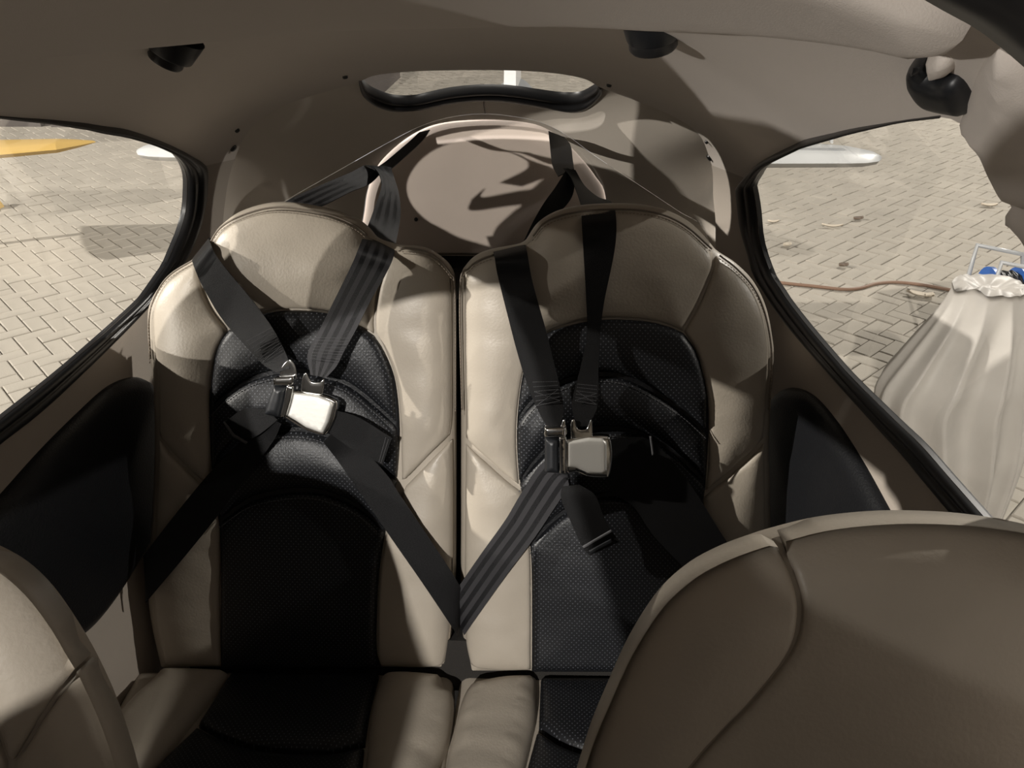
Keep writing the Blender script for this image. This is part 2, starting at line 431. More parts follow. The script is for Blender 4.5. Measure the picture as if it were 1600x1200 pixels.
# ceiling / walls split where the liner joint meets the window corner
S_R = shell.hit(1172, 282)[0]; S_L = shell.hit(322, 259)[0]
Y0 = .30
def shell_piece(name, s0, s1, label, m):
    Y0 = .30 if name == 'ceiling' else -.9
    if name == 'wall_right': s1 = S_R
    if name == 'wall_left': s0 = S_L
    lo, hi = min(s0, s1), max(s0, s1)
    e = [p for p in edge if lo < p[0] < hi]
    e.sort(key=lambda p: p[0]) if False else None
    e = np.array(e); 
    if e[0][0] > e[-1][0]: e = e[::-1]
    ylo, yhi = e[0][1], e[-1][1]
    front = resample([(hi, yhi), (hi, Y0), (lo, Y0), (lo, ylo)], .03)
    poly = np.vstack([front, e])
    return poly
def piece(name, s0, s1, m, label):
    poly = shell_piece(name, s0, s1, label, m)
    # subtract the window holes: clip hole to this s range
    hs = []
    V = [tuple(p) for p in poly]; E = [(i, (i+1) % len(V)) for i in range(len(V))]
    for h in (holeR, holeL, frontR):
        o = len(V); V += [tuple(p) for p in h]; E += [(o+i, o+(i+1) % len(h)) for i in range(len(h))]
    lo, hi = poly.min(0), poly.max(0); step = .028
    G = np.array([(x, y) for x in np.arange(lo[0], hi[0], step) for y in np.arange(lo[1], hi[1], step)])
    D, ins = dist_poly(G, poly); k = ins & (D > step*.4)
    for h in (holeR, holeL, frontR): k &= dist_poly(G, h)[0] > step*.4
    V += [tuple(p) for p in G[k]]
    res = delaunay_2d_cdt([Vector(v) for v in V], E, [], 0, 1e-7)
    P = np.array([tuple(v) for v in res[0]]); T = np.array([t for t in res[2] if len(t) == 3]); c = P[T].mean(1)
    ins = dist_poly(c, poly)[1]
    for h in (holeR, holeL, frontR): ins &= ~dist_poly(c, h)[1]
    T = T[ins]; used = np.unique(T); mp = -np.ones(len(P), int); mp[used] = np.arange(len(used)); P = P[used]; T = mp[T]
    V3 = [shell.P(a, b) for a, b in P]; nv = len(V3); V3 += [shell.P(a, b, -.007) for a, b in P]
    Fc = [tuple(t) for t in T]+[tuple(nv+i for i in t[::-1]) for t in T]
    Fc += [(b, a, nv+a, nv+b) for a, b in boundary(T)]
    o = mesh(name, V3, Fc, m, autosharp=40); struct(o, label)
    o.data.materials.append(M['rubber'])
    for f_ in o.data.polygons:
        if f_.index >= 2*len(T): f_.material_index = 1
    return o
door_open = True
ceiling = piece('ceiling', S_R, S_L, 'head', 'taupe padded headliner curving over the rear seats')
wall_r = piece('wall_right', -1.04, S_R, 'side', 'beige cabin side wall below the right window')
wall_l = piece('wall_left', S_L, SMAX+1.04, 'side', 'beige cabin side wall below the left window')
# ---- front roof band with its lip
lip_px = [(-90, 99), (0, 91), (100, 80), (200, 70), (300, 60), (400, 49), (600, 36), (800, 33), (1000, 38), (1100, 42), (1200, 48), (1300, 58), (1390, 72), (1440, 84)]
def band_fn(s, y):
    p = shell_fn(s, y); k = .965
    return Vector((p.x*k, y, ZS+(p.z-ZS)*k-.002))
band = Surf(band_fn, .15, SMAX-.15, 300, .1, 1.5, 120, lambda p: Vector((0, p.y, 1.3)))
lip = resample(catmull([band.hit(*p) for p in lip_px], 8), .02)
lip = lip[::-1] if lip[0][0] > lip[-1][0] else lip
poly = np.vstack([resample([(lip[-1][0], lip[-1][1]), (lip[-1][0], .40), (lip[0][0], .40), tuple(lip[0])], .03)[:-1], lip])
t1 = surf_mesh('trim_1', band, poly, 'head', step=.03, off=0, thick=.035, H=.008, R=.02); struct(t1, 'smooth taupe roof band with a lip across the front of the ceiling')
# ---- unseen roof pieces added to keep lamp light off the front seats
def light_block_fn(s_, y): return shell_fn(s_, y) if y > 0 else shell_fn(s_, 0)+Vector((0, y, .17*y*0))
door = Surf(light_block_fn, .1, SMAX, 120, -1.2, .6, 60, lambda p: Vector((0, p.y, 1.3)))
dp_ = resample([(.34, .31), (.34, -1.05), (SMAX*.54, -1.05), (SMAX*.54, .31)], .04, closed=True)
struct(surf_mesh('light_block_1', door, dp_, 'head', step=.06, thick=.02), 'unseen roof piece added overhead to shade the right front seat')
dq_ = resample([(SMAX*.69, -1.05), (SMAX*.69, -.45), (S_L-.16, -.45), (S_L-.16, .28), (S_L, .28), (S_L, -1.05)], .04, closed=True)
struct(surf_mesh('light_block_2', door, dq_, 'head', step=.06, thick=.02), 'unseen piece added at the left to shade the front seats')  # added out of view, shaped to stop the left and front lamps
# ---- rubber and panes
def window(name, cab, gls, hole, label):
    pane = surf_mesh(name, shell, hole, 'glass', step=.05, off=-.0035); struct(pane, label)
    strip('rubber_seal', shell, cab, gls, 'rubber', pane, off=.012)
    return pane
w1 = window('window_1', L_cab, L_gls, holeL, 'left side window with black rubber seal')
tube('rubber_seal', shell.curve(L_front, off=.002), .007, 'rubber', w1)
w2 = window('window_2', R_cab, R_gls, holeR, 'right side window with black rubber seal')
# ---- right door post beside the handle, with the small step below it
post = closed_on(shell, [[(1502, 186), (1526, 209), (1547, 252), (1564, 282), (1584, 304), (1606, 317)], [(1606, 317), (1660, 330), (1690, 320)], [(1690, 320), (1670, 200), (1610, 110), (1560, 75)], [(1560, 75), (1530, 110), (1502, 186)]], step=.005)
struct(surf_mesh('trim_2', shell, post, 'head', step=.014, off=.0, thick=.004, H=.012, R=.03, crown=.006), 'rounded taupe door post at the front edge of the right window')
post = closed_on(shell, [[(1585, 317), (1577, 331), (1584, 344), (1602, 359), (1640, 440)], [(1640, 440), (1720, 480)], [(1720, 480), (1690, 325)], [(1690, 325), (1630, 322), (1585, 317)]], step=.005)
struct(surf_mesh('trim_3', shell, post, 'head', step=.014, off=0, thick=.004, H=.014, R=.025), 'short rounded beige step low on the right door post')
# ---- black door seal in the upper right corner
sealA = [(1420, -40), (1482, -4), (1535, 26), (1578, 60), (1620, 98), (1680, 160)]
sealB = [(1470, -75), (1530, -45), (1600, -10), (1650, 30), (1710, 75), (1770, 130)]
try:
    A = resample(catmull([band.hit(*p) for p in sealA], 6), n=40); B = resample(catmull([band.hit(*p) for p in sealB], 6), n=40)
    V = []; Fc = []; prof = [(0, -.003), (.02, .003), (.1, .006), (.5, .006), (.8, .004), (1, -.003)]; k = len(prof)
    for a, b in zip(A, B):
        for t, h in prof: q = a+(b-a)*t; V.append(band.P(q[0], q[1], h))
    for i in range(40):
        for j in range(k-1): Fc.append((i*k+j, i*k+j+1, (i+1)*k+j+1, (i+1)*k+j))
    struct(mesh('trim_4', V, Fc, 'rubber'), 'thick black door seal in the upper right corner')
except ValueError as ex: print('SEAL', ex)
# ---- black snaps on the headliner
for (u, v), r in (((370, 203), .005), ((364, 231), .008), ((1105, 221), .004), ((1109, 246), .008), ((539, 119), .005), ((952, 132), .005)):
    a, b = shell.hit(u, v); c = shell.P(a, b, .002); n = (shell.P(a, b, .01)-shell.P(a, b)).normalized()
    if 0: pass
    t = n.cross(Vector((0, 1, 0))).normalized(); q = n.cross(t); V = []; Fc = []
    for rr, h in ((1, -.004), (1, .001), (.7, .0028), (.25, .0032)):
        for k in range(12): V.append(c+(t*math.cos(k*math.pi/6)+q*math.sin(k*math.pi/6))*r*rr+n*h)
    for i in range(3):
        for k in range(12): Fc.append((i*12+k, i*12+(k+1) % 12, i*12+12+(k+1) % 12, i*12+12+k))
    Fc.append(tuple(36+k for k in range(12)))
    mesh('snap_cap', V, Fc, 'cap', ceiling)
# ---- side pads
padR = closed_on(shell, [[(1204, 860), (1204, 700), (1207, 635), (1222, 611), (1245, 606), (1275, 620), (1310, 660), (1350, 722), (1385, 785), (1420, 850), (1460, 940)], [(1460, 940), (1480, 1100), (1440, 1300), (1300, 1300), (1230, 1100), (1204, 860)]])
p = surf_mesh('armrest_pad', shell, padR, 'black', wall_r, step=.02, off=0, thick=.01, H=.016, R=.03, crown=.02); p['label'] = 'black leather side pad'
padL = closed_on(shell, [[(0, 772), (60, 705), (120, 645), (165, 605), (200, 590), (225, 593), (240, 615), (240, 700), (236, 800), (228, 850)], [(228, 850), (190, 915), (150, 970), (110, 1005), (60, 1040), (0, 1080), (-60, 1100)], [(-60, 1100), (-120, 1000), (-80, 850), (0, 772)]])
p = surf_mesh('armrest_pad', shell, padL, 'black', wall_l, step=.02, off=0, thick=.01, H=.016, R=.03, crown=.02); p['label'] = 'black leather side pad'
# ------------------------------------------------------------------ luggage bay behind the seats
ringA = [shell.P(a, b) for a, b in resample(edge, n=90)]
ringA = [Vector((p.x*1.05, p.y-.03, 1.35+(p.z-1.35)*1.05)) for p in ringA]
if ringA[0].x > ringA[-1].x: ringA = ringA[::-1]
ringB_px = [(385, 430), (405, 345), (450, 312), (500, 283), (560, 249), (612, 220), (660, 196), (705, 183), (755, 178), (808, 183), (850, 193), (888, 213), (930, 244), (1000, 290), (1060, 330), (1100, 358), (1118, 430)]
ringB = [Vector(p) for p in resample(catmull([tuple(atY(u, v, 1.92)) for u, v in ringB_px], 8), n=90)]
ringC_px = [(548, 430), (566, 345), (573, 300), (588, 262), (615, 232), (650, 207), (690, 192), (755, 187), (820, 191), (857, 203), (895, 233), (930, 275), (947, 312), (957, 430)]
ringC = [Vector(p) for p in resample(catmull([tuple(atY(u, v, 1.985)) for u, v in ringC_px], 8), n=90)]
def ring_at(r, a):
    x = a*90; i = int(min(max(math.floor(x), 0), 89)); return r[i].lerp(r[i+1], x-i)
def liner_fn(a, b):
    A, B = ring_at(ringA, a), ring_at(ringB, a)
    mid = (A+B)/2; out = Vector((mid.x, 0, mid.z-1.3)).normalized(); mid = mid+out*.035
    return A*(1-b)**2+mid*(2*b*(1-b))+B*b*b
liner = Surf(liner_fn, 0, 1, 181, 0, 1, 60, lambda p: Vector((0, p.y-.2, 1.3)))
low = [(560, 120), (562, 135), (570, 150), (590, 164), (620, 171), (660, 168), (700, 159), (745, 154), (790, 156), (840, 164), (880, 171), (905, 172), (925, 162), (940, 145), (941, 134)]
inn = [(563, 116), (568, 130), (576, 141), (594, 150), (620, 157), (655, 156), (700, 146), (745, 141), (795, 142), (845, 149), (880, 153), (905, 152), (921, 145), (932, 137), (934, 129)]
upp = [(934, 129), (920, 112), (850, 100), (750, 96), (650, 97), (580, 104), (563, 116)]
def lhit(p):
    u, v = p
    for k in range(40):
        try: return liner.hit(u, v)
        except ValueError: v += 1.0
    raise ValueError(p)
Q = []
for prt in (inn, upp): Q += list(resample(catmull([lhit(q) for q in prt], 6), .006))[:-1]
Q = np.array(Q)
full = resample([(0.002, .002), (.998, .002), (.998, .998), (.002, .998)], .01, closed=True)
sc = 1.0
wb = surf_mesh('wall_back', liner, full, 'liner', holes=[Q], step=.022); struct(wb, 'beige luggage bay lining and bulkhead behind the seats')
V = []; Fc = []
for i in range(91):
    A, B = ringB[i], ringC[i]
    for t in (0, .1, .5, .85, 1):
        q = A.lerp(B, t); q.y -= .012*math.sin(t*math.pi)*(-1 if t < .3 else 1); V.append(q)
for i in range(90):
    for j in range(4): Fc.append((i*5+j, i*5+j+1, (i+1)*5+j+1, (i+1)*5+j))
mesh('bay_frame', V, Fc, 'liner', wb)
class PY(Plane): pass
bkpl = Plane((0, 1.985, 1.4), (1, 0, 0), (0, 0, 1))
cs = [(c.x, c.z-1.4) for c in ringC]
lowz = bkpl.st(755, 394)[1]
cs2 = [c for c in cs if c[1] > lowz-.02]
panel('bulkhead_panel', bkpl, [cs2, [cs2[-1], cs2[0]]], -.006, 'bulk', wb, H=.008, R=.02, back=.02, st=True, step=.03, crown=.01, bstep=.012)
tube('bulkhead_gap', [bkpl.hit(u, v, -.008) for u, v in [(635, 396), (700, 396), (760, 396), (850, 396)]], .004, 'seam', wb)
def pin(pl, u, v, r, m, parent, name, off=0):
    c = pl.hit(u, v, off); V = []; Fc = []
    for rr, h in ((1, -.002), (1, .001), (.6, .0025)):
        for k in range(10): V.append(c+(pl.ex*math.cos(k*math.pi/5)+pl.ey*math.sin(k*math.pi/5))*r*rr+pl.n*h)
    for i in range(2):
        for k in range(10): Fc.append((i*10+k, i*10+(k+1) % 10, i*10+10+(k+1) % 10, i*10+10+k))
    Fc.append(tuple(20+k for k in range(10))); return mesh(name, V, Fc, m, parent)
pin(bkpl, 650, 343, .005, 'cap', wb, 'snap_cap', .005)
# centre seam of the lining above the bulkhead
pts = [liner.P(*lhit(q), .0015) for q in ((756, 156), (756, 163), (757, 170), (758, 176))]
tube('lining_seam', pts, .0012, 'seam', wb, seg=6)
# rear window pane and its W shaped rubber
w3 = surf_mesh('window_3', liner, Q, 'glass', step=.02, off=-.012); struct(w3, 'low rear window with a wavy black rubber lower edge')
A = resample(catmull([lhit(q) for q in low], 6), n=80); B = resample(catmull([lhit(q) for q in inn], 6), n=80)
V = []; Fc = []; prof = [(-.02, -.006), (0, .006), (.15, .009), (.45, .009), (.55, .004), (.7, .006), (1, .004), (1.03, -.012)]; k = len(prof)
for a, b in zip(A, B):
    for t, h in prof: q = a+(b-a)*t; V.append(liner.P(q[0], q[1], h))
for i in range(80):
    for j in range(k-1): Fc.append((i*k+j, i*k+j+1, (i+1)*k+j+1, (i+1)*k+j))
mesh('rubber_seal', V, Fc, 'rubber', w3)
# instrument panel in front of the pilots, behind the camera
ipn = boxes('wall_front', [((0, -.92, .95), (.62, 0, 0), (0, .02, 0), (0, 0, .62)), ((0, -.78, 1.52), (.60, 0, 0), (0, .14, 0), (0, 0, .02))], 'plastic'); struct(ipn, 'black instrument panel at the front of the cabin')
boxes('lower_bulkhead', [((0, 2.0, (.35+1.4+lowz)/2), (.46, 0, 0), (0, .006, 0), (0, 0, (1.4+lowz-.35)/2))], 'carpet', wb)
# cabin floor and the dark tray behind and under the seats
fl = boxes('floor', [((0, .55, .33), (.62, 0, 0), (0, 1.45, 0), (0, 0, .02))], 'carpet'); struct(fl, 'dark carpeted cabin floor')
tr = boxes('trim_5', [((0, 1.66, 1.18), (.53, 0, 0), (0, .33, 0), (0, 0, .012))], 'carpet'); struct(tr, 'dark luggage tray behind the seat backs')
# added dark filler against light leaking between the seat backs
# ------------------------------------------------------------------ rear seats
rec = math.radians(18)
SEAT = Plane((0, 1.271, 1.571), (1, 0, 0), (0, math.sin(rec), math.cos(rec)))
P0 = SEAT.hit(715, 1049)
struct(boxes('light_leak_filler', [(SEAT.P(0, -.52, -.125), (.50, 0, 0), SEAT.ey*.36, SEAT.n*.006), (SEAT.P(0, -.82, -.07), (.50, 0, 0), SEAT.ey*.05, SEAT.n*.06)], 'carpet'), 'added dark filler blocking light between the rear seat backs')  # added to stop light from behind showing through the seat gaps
CUSH = Plane(P0, (1, 0, 0), (0, 1, -.16))
def rev(s): return s[::-1]
def sh(s, du, dv): return [(u+du, v+dv) for u, v in s]
def build_rear_seat(label, D):
    root = empty('rear_seat', None, label, 'seat', 'pair of rear seats')
    _, full = panel('backrest', SEAT, D['outline'], .0, 'leather', root, H=.034, R=.04, back=.07, step=.016, taper=.06)
    dome = (full, .034, .04)
    def pan(nm, key, off, m, H, R, cr, wr=0, lab=None, st=.013):
        o, poly = panel(nm, SEAT, D[key], off, m, root, H=H, R=R, crown=cr, back=.012, wr=wr, step=st, dome=dome)
        if lab: o['label'] = lab
        return o, poly
    pan('headrest', 'head', .007, 'leather', .005, .007, .012, .0018)
    for k in ('ul', 'ur'): pan('side_bolster', k, .008, 'leather', .006, .007, .010, .0018)
    for k in ('ll', 'lr'): pan('side_bolster', k, .008, 'leather', .006, .007, .010, .0025)
    c, _ = panel('center_panel', SEAT, D['black'], .006, 'black', root, H=.004, R=.006, back=.01, step=.03); c['label'] = 'black leather centre of the backrest'
    for i, k in enumerate('ABCD'):
        o, poly = panel('padded_section', SEAT, D[k], .015, 'perf', c, H=.011, R=.012, crown=(.006, .012, .012, .010)[i], back=.006, step=.013, wr=.001); 
        top = [p for p in resample(catmull([SEAT.st(u, v, .008) for u, v in D[k][0]], 6), .004)]
        if k != 'A':
            stitches('stitching', [SEAT.P(a, b-.007, .0185) for a, b in top], 'dthread', c, step=.006)
    # stitched double seam near the top edge of the headrest and shoulders
    for key in ('stitch_head', 'stitch_l', 'stitch_r'):
        if key not in D: continue
        q = resample(catmull([SEAT.st(u, v, -.002) for u, v in D[key]], 8), .005)
        tube('edge_seam', [SEAT.P(a, b, .0) for a, b in q], .0016, 'seam', root, seg=6)
        stitches('stitching', [SEAT.P(a, b-.006, .0035) for a, b in q], 'thread', root, step=.0058)
    # seat cushion
    o, _ = panel('seat_cushion', CUSH, D['cush'], -.02, 'leather', root, H=.02, R=.02, back=.12, step=.03); o['label'] = 'beige base of the seat cushion'
    for k in D['cb']: panel('cushion_bolster', CUSH, k, .012, 'leather', root, H=.025, R=.03, crown=.012, back=.02, step=.016, wr=.002)
    for k in D['cc']:
        o, _ = panel('cushion_center', CUSH, k, .0, 'perf', root, H=.014, R=.018, crown=.008, back=.02, step=.018)
    return root
# left seat
arc1 = [(331, 640), (354, 617), (385, 596), (419, 584), (460, 579), (511, 589), (546, 602), (584, 631), (619, 663)]
arc2 = [(333, 744), (350, 717), (380, 692), (411, 678), (457, 671), (503, 678), (550, 700), (590, 725), (619, 750)]
arc3 = [(346, 812), (392, 781), (450, 768), (496, 768), (546, 785), (580, 808), (600, 830)]
topa = [(357, 516), (388, 500), (420, 489), (460, 486), (507, 490), (535, 498), (560, 510), (583, 525)]
LEFT = dict(
    outline=[[(250, 1046), (236, 985), (229, 930), (232, 850), (237, 760), (239, 675), (236, 595), (229, 540), (228, 491), (233, 470), (243, 451), (262, 427), (300, 403), (322, 388)],
             [(322, 388), (329, 369), (343, 350), (373, 329), (419, 316), (465, 317), (519, 327), (557, 342), (576, 357), (590, 372), (618, 381), (661, 386), (687, 400), (705, 419), (710, 445), (712, 540), (712, 640), (712, 800), (711, 930), (706, 985), (700, 1046)],
             [(700, 1046), (250, 1046)]],
    head=[[(314, 402), (330, 380), (347, 358), (380, 339), (421, 328), (465, 329), (515, 339), (551, 354), (576, 373), (603, 394)],
          [(603, 394), (597, 425), (588, 455), (583, 499), (584, 521)], rev([(u, v-4) for u, v in topa]), [(357, 512), (335, 486), (322, 460), (313, 430), (314, 402)]],
    ul=[[(308, 407), (280, 421), (258, 441), (244, 465), (239, 492), (242, 550), (246, 600), (247, 676)], [(247, 680), (275, 712), (310, 746), (328, 757)],
        [(328, 757), (328, 690), (326, 640), (328, 590), (338, 547), (353, 518)], [(353, 516), (331, 488), (317, 460), (309, 430), (308, 407)]],
    ll=[[(247, 690), (275, 721), (310, 754), (333, 770)], [(333, 770), (341, 810), (343, 850), (343, 950), (345, 1043)], [(345, 1043), (300, 1045), (258, 1040)], [(258, 1040), (245, 985), (240, 930), (242, 850), (244, 760), (247, 690)]],
    ur=[[(607, 396), (640, 391), (665, 397), (685, 409), (699, 429), (703, 450), (704, 560), (704, 650), (701, 682)], [(701, 682), (675, 706), (650, 732), (630, 752)],
        [(628, 750), (627, 700), (626, 660), (619, 597), (603, 549), (588, 520)], [(588, 520), (587, 495), (593, 455), (601, 425), (607, 396)]],
    lr=[[(705, 690), (680, 713), (655, 739), (634, 760)], [(634, 760), (618, 800), (604, 835), (593, 909), (590, 1008), (594, 1043)], [(594, 1043), (650, 1046), (694, 1043)], [(694, 1043), (702, 1000), (705, 930), (706, 800), (705, 690)]],
    black=[topa, [(583, 525), (600, 550), (617, 595), (624, 664), (622, 720), (614, 780), (602, 830), (591, 909), (588, 1008), (593, 1046)], [(593, 1046), (345, 1046)], [(345, 1046), (345, 900), (343, 830), (333, 760), (328, 690), (327, 630), (333, 570), (343, 534), (357, 516)]],
    A=[rev(topa), [(357, 516), (345, 534), (336, 562), (331, 600), (331, 638)], sh(arc1, 0, -3), [(619, 660), (614, 597), (599, 551), (583, 525)]],
    B=[sh(arc1, 0, 3), [(620, 668), (622, 705), (619, 746)], sh(rev(arc2), 0, -3), [(333, 741), (330, 690), (331, 645)]],
    C=[sh(arc2, 0, 3), [(619, 753), (612, 790), (600, 828)], sh(rev(arc3), 0, -3), [(345, 808), (340, 790), (334, 748)]],
    D=[sh(arc3, 0, 3), [(600, 833), (590, 909), (587, 1008), (592, 1044)], [(592, 1044), (346, 1044)], [(346, 1044), (345, 900), (346, 815)]],
    stitch_head=[(326, 384), (345, 356), (378, 337), (421, 325), (465, 326), (516, 336), (553, 351), (574, 367)],
    stitch_l=[(236, 560), (234, 495), (247, 455), (268, 428), (305, 405)], stitch_r=[(625, 387), (660, 391), (684, 404), (704, 427), (711, 455), (712, 640)],
    cush=[[(215, 1052), (710, 1052)], [(710, 1052), (704, 1120), (690, 1330)], [(690, 1330), (75, 1330)], [(75, 1330), (140, 1190), (215, 1052)]],
    cb=[[[(357, 1049), (262, 1047), (234, 1067), (176, 1127), (130, 1235)], [(130, 1235), (190, 1262)], [(190, 1262), (240, 1195), (300, 1120), (357, 1049)]],
        [[(596, 1054), (640, 1052), (690, 1056)], [(690, 1056), (697, 1076), (709, 1088), (702, 1142), (680, 1205), (668, 1290)], [(668, 1290), (560, 1290)], [(560, 1290), (571, 1196), (581, 1108), (596, 1054)]]],
    cc=[[[(360, 1052), (592, 1052)], [(592, 1052), (578, 1108), (570, 1160)], [(570, 1160), (520, 1172), (460, 1172), (400, 1165), (345, 1148), (310, 1130)], [(310, 1130), (360, 1052)]],
        [[(308, 1136), (345, 1155), (400, 1172), (460, 1179), (520, 1179), (569, 1167)], [(569, 1167), (556, 1290)], [(556, 1290), (200, 1290)], [(200, 1290), (240, 1205), (308, 1136)]]],
)
build_rear_seat('beige and black leather rear seat beside the left window', LEFT)
arc1 = [(809, 658), (824, 636), (845, 617), (885, 595), (936, 585), (980, 591), (1028, 615), (1068, 643), (1104, 676)]
arc2 = [(812, 755), (835, 722), (870, 690), (920, 672), (950, 670), (990, 675), (1035, 695), (1070, 722), (1103, 755)]
arc3 = [(829, 852), (855, 822), (885, 798), (930, 777), (970, 774), (1005, 786), (1050, 815), (1094, 850)]
topa = [(832, 540), (848, 525), (880, 512), (920, 503), (960, 500), (1010, 503), (1045, 511), (1068, 521)]
RIGHT = dict(
    outline=[[(730, 1052), (723, 1010), (719, 930), (719, 800), (719, 640), (718, 540), (718, 440), (729, 412), (748, 396), (772, 388), (810, 381), (822, 374)],
             [(822, 374), (840, 348), (868, 330), (908, 320), (960, 317), (1004, 319), (1044, 328), (1080, 347), (1106, 372), (1122, 391), (1152, 411), (1180, 440), (1200, 480), (1210, 528), (1212, 565), (1207, 640), (1204, 700), (1206, 760), (1206, 850), (1200, 950), (1190, 1052)],
             [(1190, 1052), (730, 1052)]],
    head=[[(818, 388), (830, 374), (846, 352), (872, 338), (908, 331), (960, 329), (1004, 331), (1040, 339), (1072, 356), (1098, 378), (1116, 396)],
          [(1116, 396), (1110, 424), (1096, 460), (1080, 492), (1065, 517)], rev([(u, v-4) for u, v in topa]), [(832, 536), (826, 500), (820, 450), (818, 388)]],
    ul=[[(814, 391), (775, 398), (752, 406), (736, 419), (726, 442), (725, 540), (727, 640), (727, 684)], [(727, 686), (760, 715), (790, 742), (810, 757)],
        [(810, 757), (806, 700), (807, 650), (815, 590), (829, 542)], [(829, 540), (823, 500), (816, 450), (814, 391)]],
    ll=[[(727, 696), (760, 724), (790, 751), (814, 769)], [(814, 769), (822, 815), (827, 851), (829, 912), (829, 1049)], [(829, 1049), (780, 1050), (735, 1043)], [(735, 1043), (727, 1005), (725, 930), (726, 800), (727, 696)]],
    ur=[[(1122, 400), (1150, 421), (1174, 448), (1191, 484), (1200, 528), (1202, 565), (1198, 640), (1194, 684)], [(1194, 686), (1150, 727), (1104, 766)],
        [(1104, 766), (1108, 720), (1108, 670), (1106, 620), (1098, 575), (1086, 543), (1070, 520)], [(1070, 518), (1085, 492), (1100, 462), (1114, 426), (1122, 400)]],
    lr=[[(1196, 696), (1150, 737), (1102, 777)], [(1102, 777), (1095, 820), (1094, 900), (1094, 1049)], [(1094, 1049), (1184, 1049)], [(1184, 1049), (1194, 950), (1197, 850), (1197, 760), (1196, 696)]],
    black=[topa, [(1068, 521), (1086, 545), (1098, 580), (1106, 625), (1107, 680), (1103, 750), (1096, 820), (1094, 900), (1094, 1050)], [(1094, 1050), (831, 1050)], [(831, 1050), (831, 912), (828, 851), (818, 790), (809, 720), (808, 660), (816, 590), (832, 540)]],
    A=[rev(topa), [(832, 540), (820, 580), (812, 620), (809, 655)], sh(arc1, 0, -3), [(1104, 673), (1105, 625), (1097, 580), (1085, 546), (1068, 521)]],
    B=[sh(arc1, 0, 3), [(1104, 681), (1105, 715), (1103, 751)], sh(rev(arc2), 0, -3), [(811, 751), (808, 700), (809, 663)]],
    C=[sh(arc2, 0, 3), [(1103, 760), (1097, 800), (1094, 846)], sh(rev(arc3), 0, -3), [(828, 848), (822, 810), (813, 760)]],
    D=[sh(arc3, 0, 3), [(1094, 855), (1092, 950), (1092, 1048)], [(1092, 1048), (833, 1048)], [(833, 1048), (833, 950), (830, 856)]],
    stitch_head=[(833, 369), (850, 349), (876, 337), (910, 330), (960, 327), (1004, 329), (1042, 338), (1075, 356), (1112, 389)],
    stitch_l=[(722, 640), (719, 450), (733, 419), (752, 405), (772, 398)], stitch_r=[(1124, 399), (1150, 419), (1176, 448), (1193, 484), (1203, 530), (1205, 570), (1201, 640)],
    cush=[[(720, 1056), (1190, 1056)], [(1190, 1056), (1210, 1330)], [(1210, 1330), (680, 1330)], [(680, 1330), (696, 1190), (720, 1056)]],
    cb=[[[(735, 1068), (790, 1058), (838, 1057)], [(838, 1057), (838, 1110), (828, 1160), (815, 1215), (800, 1290)], [(800, 1290), (680, 1290)], [(680, 1290), (697, 1192), (709, 1135), (722, 1090), (735, 1068)]],
        [[(1100, 1057), (1186, 1057)], [(1186, 1057), (1200, 1290)], [(1200, 1290), (1110, 1290)], [(1110, 1290), (1100, 1057)]]],
    cc=[[[(845, 1060), (1096, 1060)], [(1096, 1060), (1096, 1150)], [(1096, 1150), (1000, 1180), (930, 1176), (880, 1160), (842, 1136)], [(842, 1136), (845, 1060)]],
        [[(839, 1143), (880, 1168), (930, 1184), (1000, 1188), (1096, 1158)], [(1096, 1158), (1100, 1290)], [(1100, 1290), (805, 1290)], [(805, 1290), (820, 1215), (839, 1143)]]],
)
build_rear_seat('beige and black leather rear seat beside the right window', RIGHT)
# ------------------------------------------------------------------ front seats (tops, seen from the front)
FRONT = Plane((0, .471, 1.571), (1, 0, 0), (0, math.sin(rec), math.cos(rec)))
def front_seat(label, top, bottom, seams, cuts):
    root = empty('front_seat', None, label, 'seat')
    full_segs = [top, [top[-1], top[0]]]
    panel('backrest', FRONT, full_segs, -.007, 'leather', root, H=.05, R=.055, back=.06, step=.02, taper=.28)
    full = outline(px2st(FRONT, full_segs, -.034), .006)
    for nm, segs in cuts:
        sg = [[FRONT.st(u, v, -.034 if k == 'o' else -.002) for u, v in pts] for k, pts in segs]
        panel(nm, FRONT, sg, .0, 'leather', root, H=.004, R=.007, crown=.006, back=.02, step=.012, wr=.0012, dome=(full, .05, .055), st=True)
    return root
seamA = [(1215, 840), (1234, 872), (1247, 910), (1252, 955), (1238, 1016), (1182, 1090), (1130, 1144), (1082, 1198), (1012, 1290), (980, 1340)]
topR = [(870, 1430), (880, 1340), (893, 1260), (910, 1200), (928, 1145), (952, 1088), (987, 1012), (1032, 942), (1080, 897), (1130, 869), (1180, 850), (1215, 839), (1280, 823), (1350, 814), (1420, 811), (1500, 814), (1560, 821), (1600, 828), (1670, 850), (1720, 890), (1750, 960), (1764, 1060), (1768, 1200), (1768, 1340), (1768, 1430)]
sl = [(u-5, v+1) for u, v in seamA]; sr = [(u+5, v+1) for u, v in seamA]
sB = [(1645, 838), (1628, 900), (1640, 970), (1670, 1050), (1715, 1190), (1735, 1340)]
front_seat('beige front seat top looming large at the lower right', topR, None, [seamA],
    [('side_bolster', [('o', topR[1:11]+[(1208, 842)]), ('s', sl[1:]), ('s', [sl[-1], (930, 1340)])]),
     ('headrest', [('o', [(1222, 838)]+topR[12:18]+[(1640, 837)]), ('s', sB[1:]), ('s', [sB[-1], sr[-1]]), ('s', rev(sr)[:-1])])])
seamL = [(-86, 845), (-104, 905), (-106, 960), (-92, 1010), (-60, 1062), (-20, 1110), (30, 1180)]
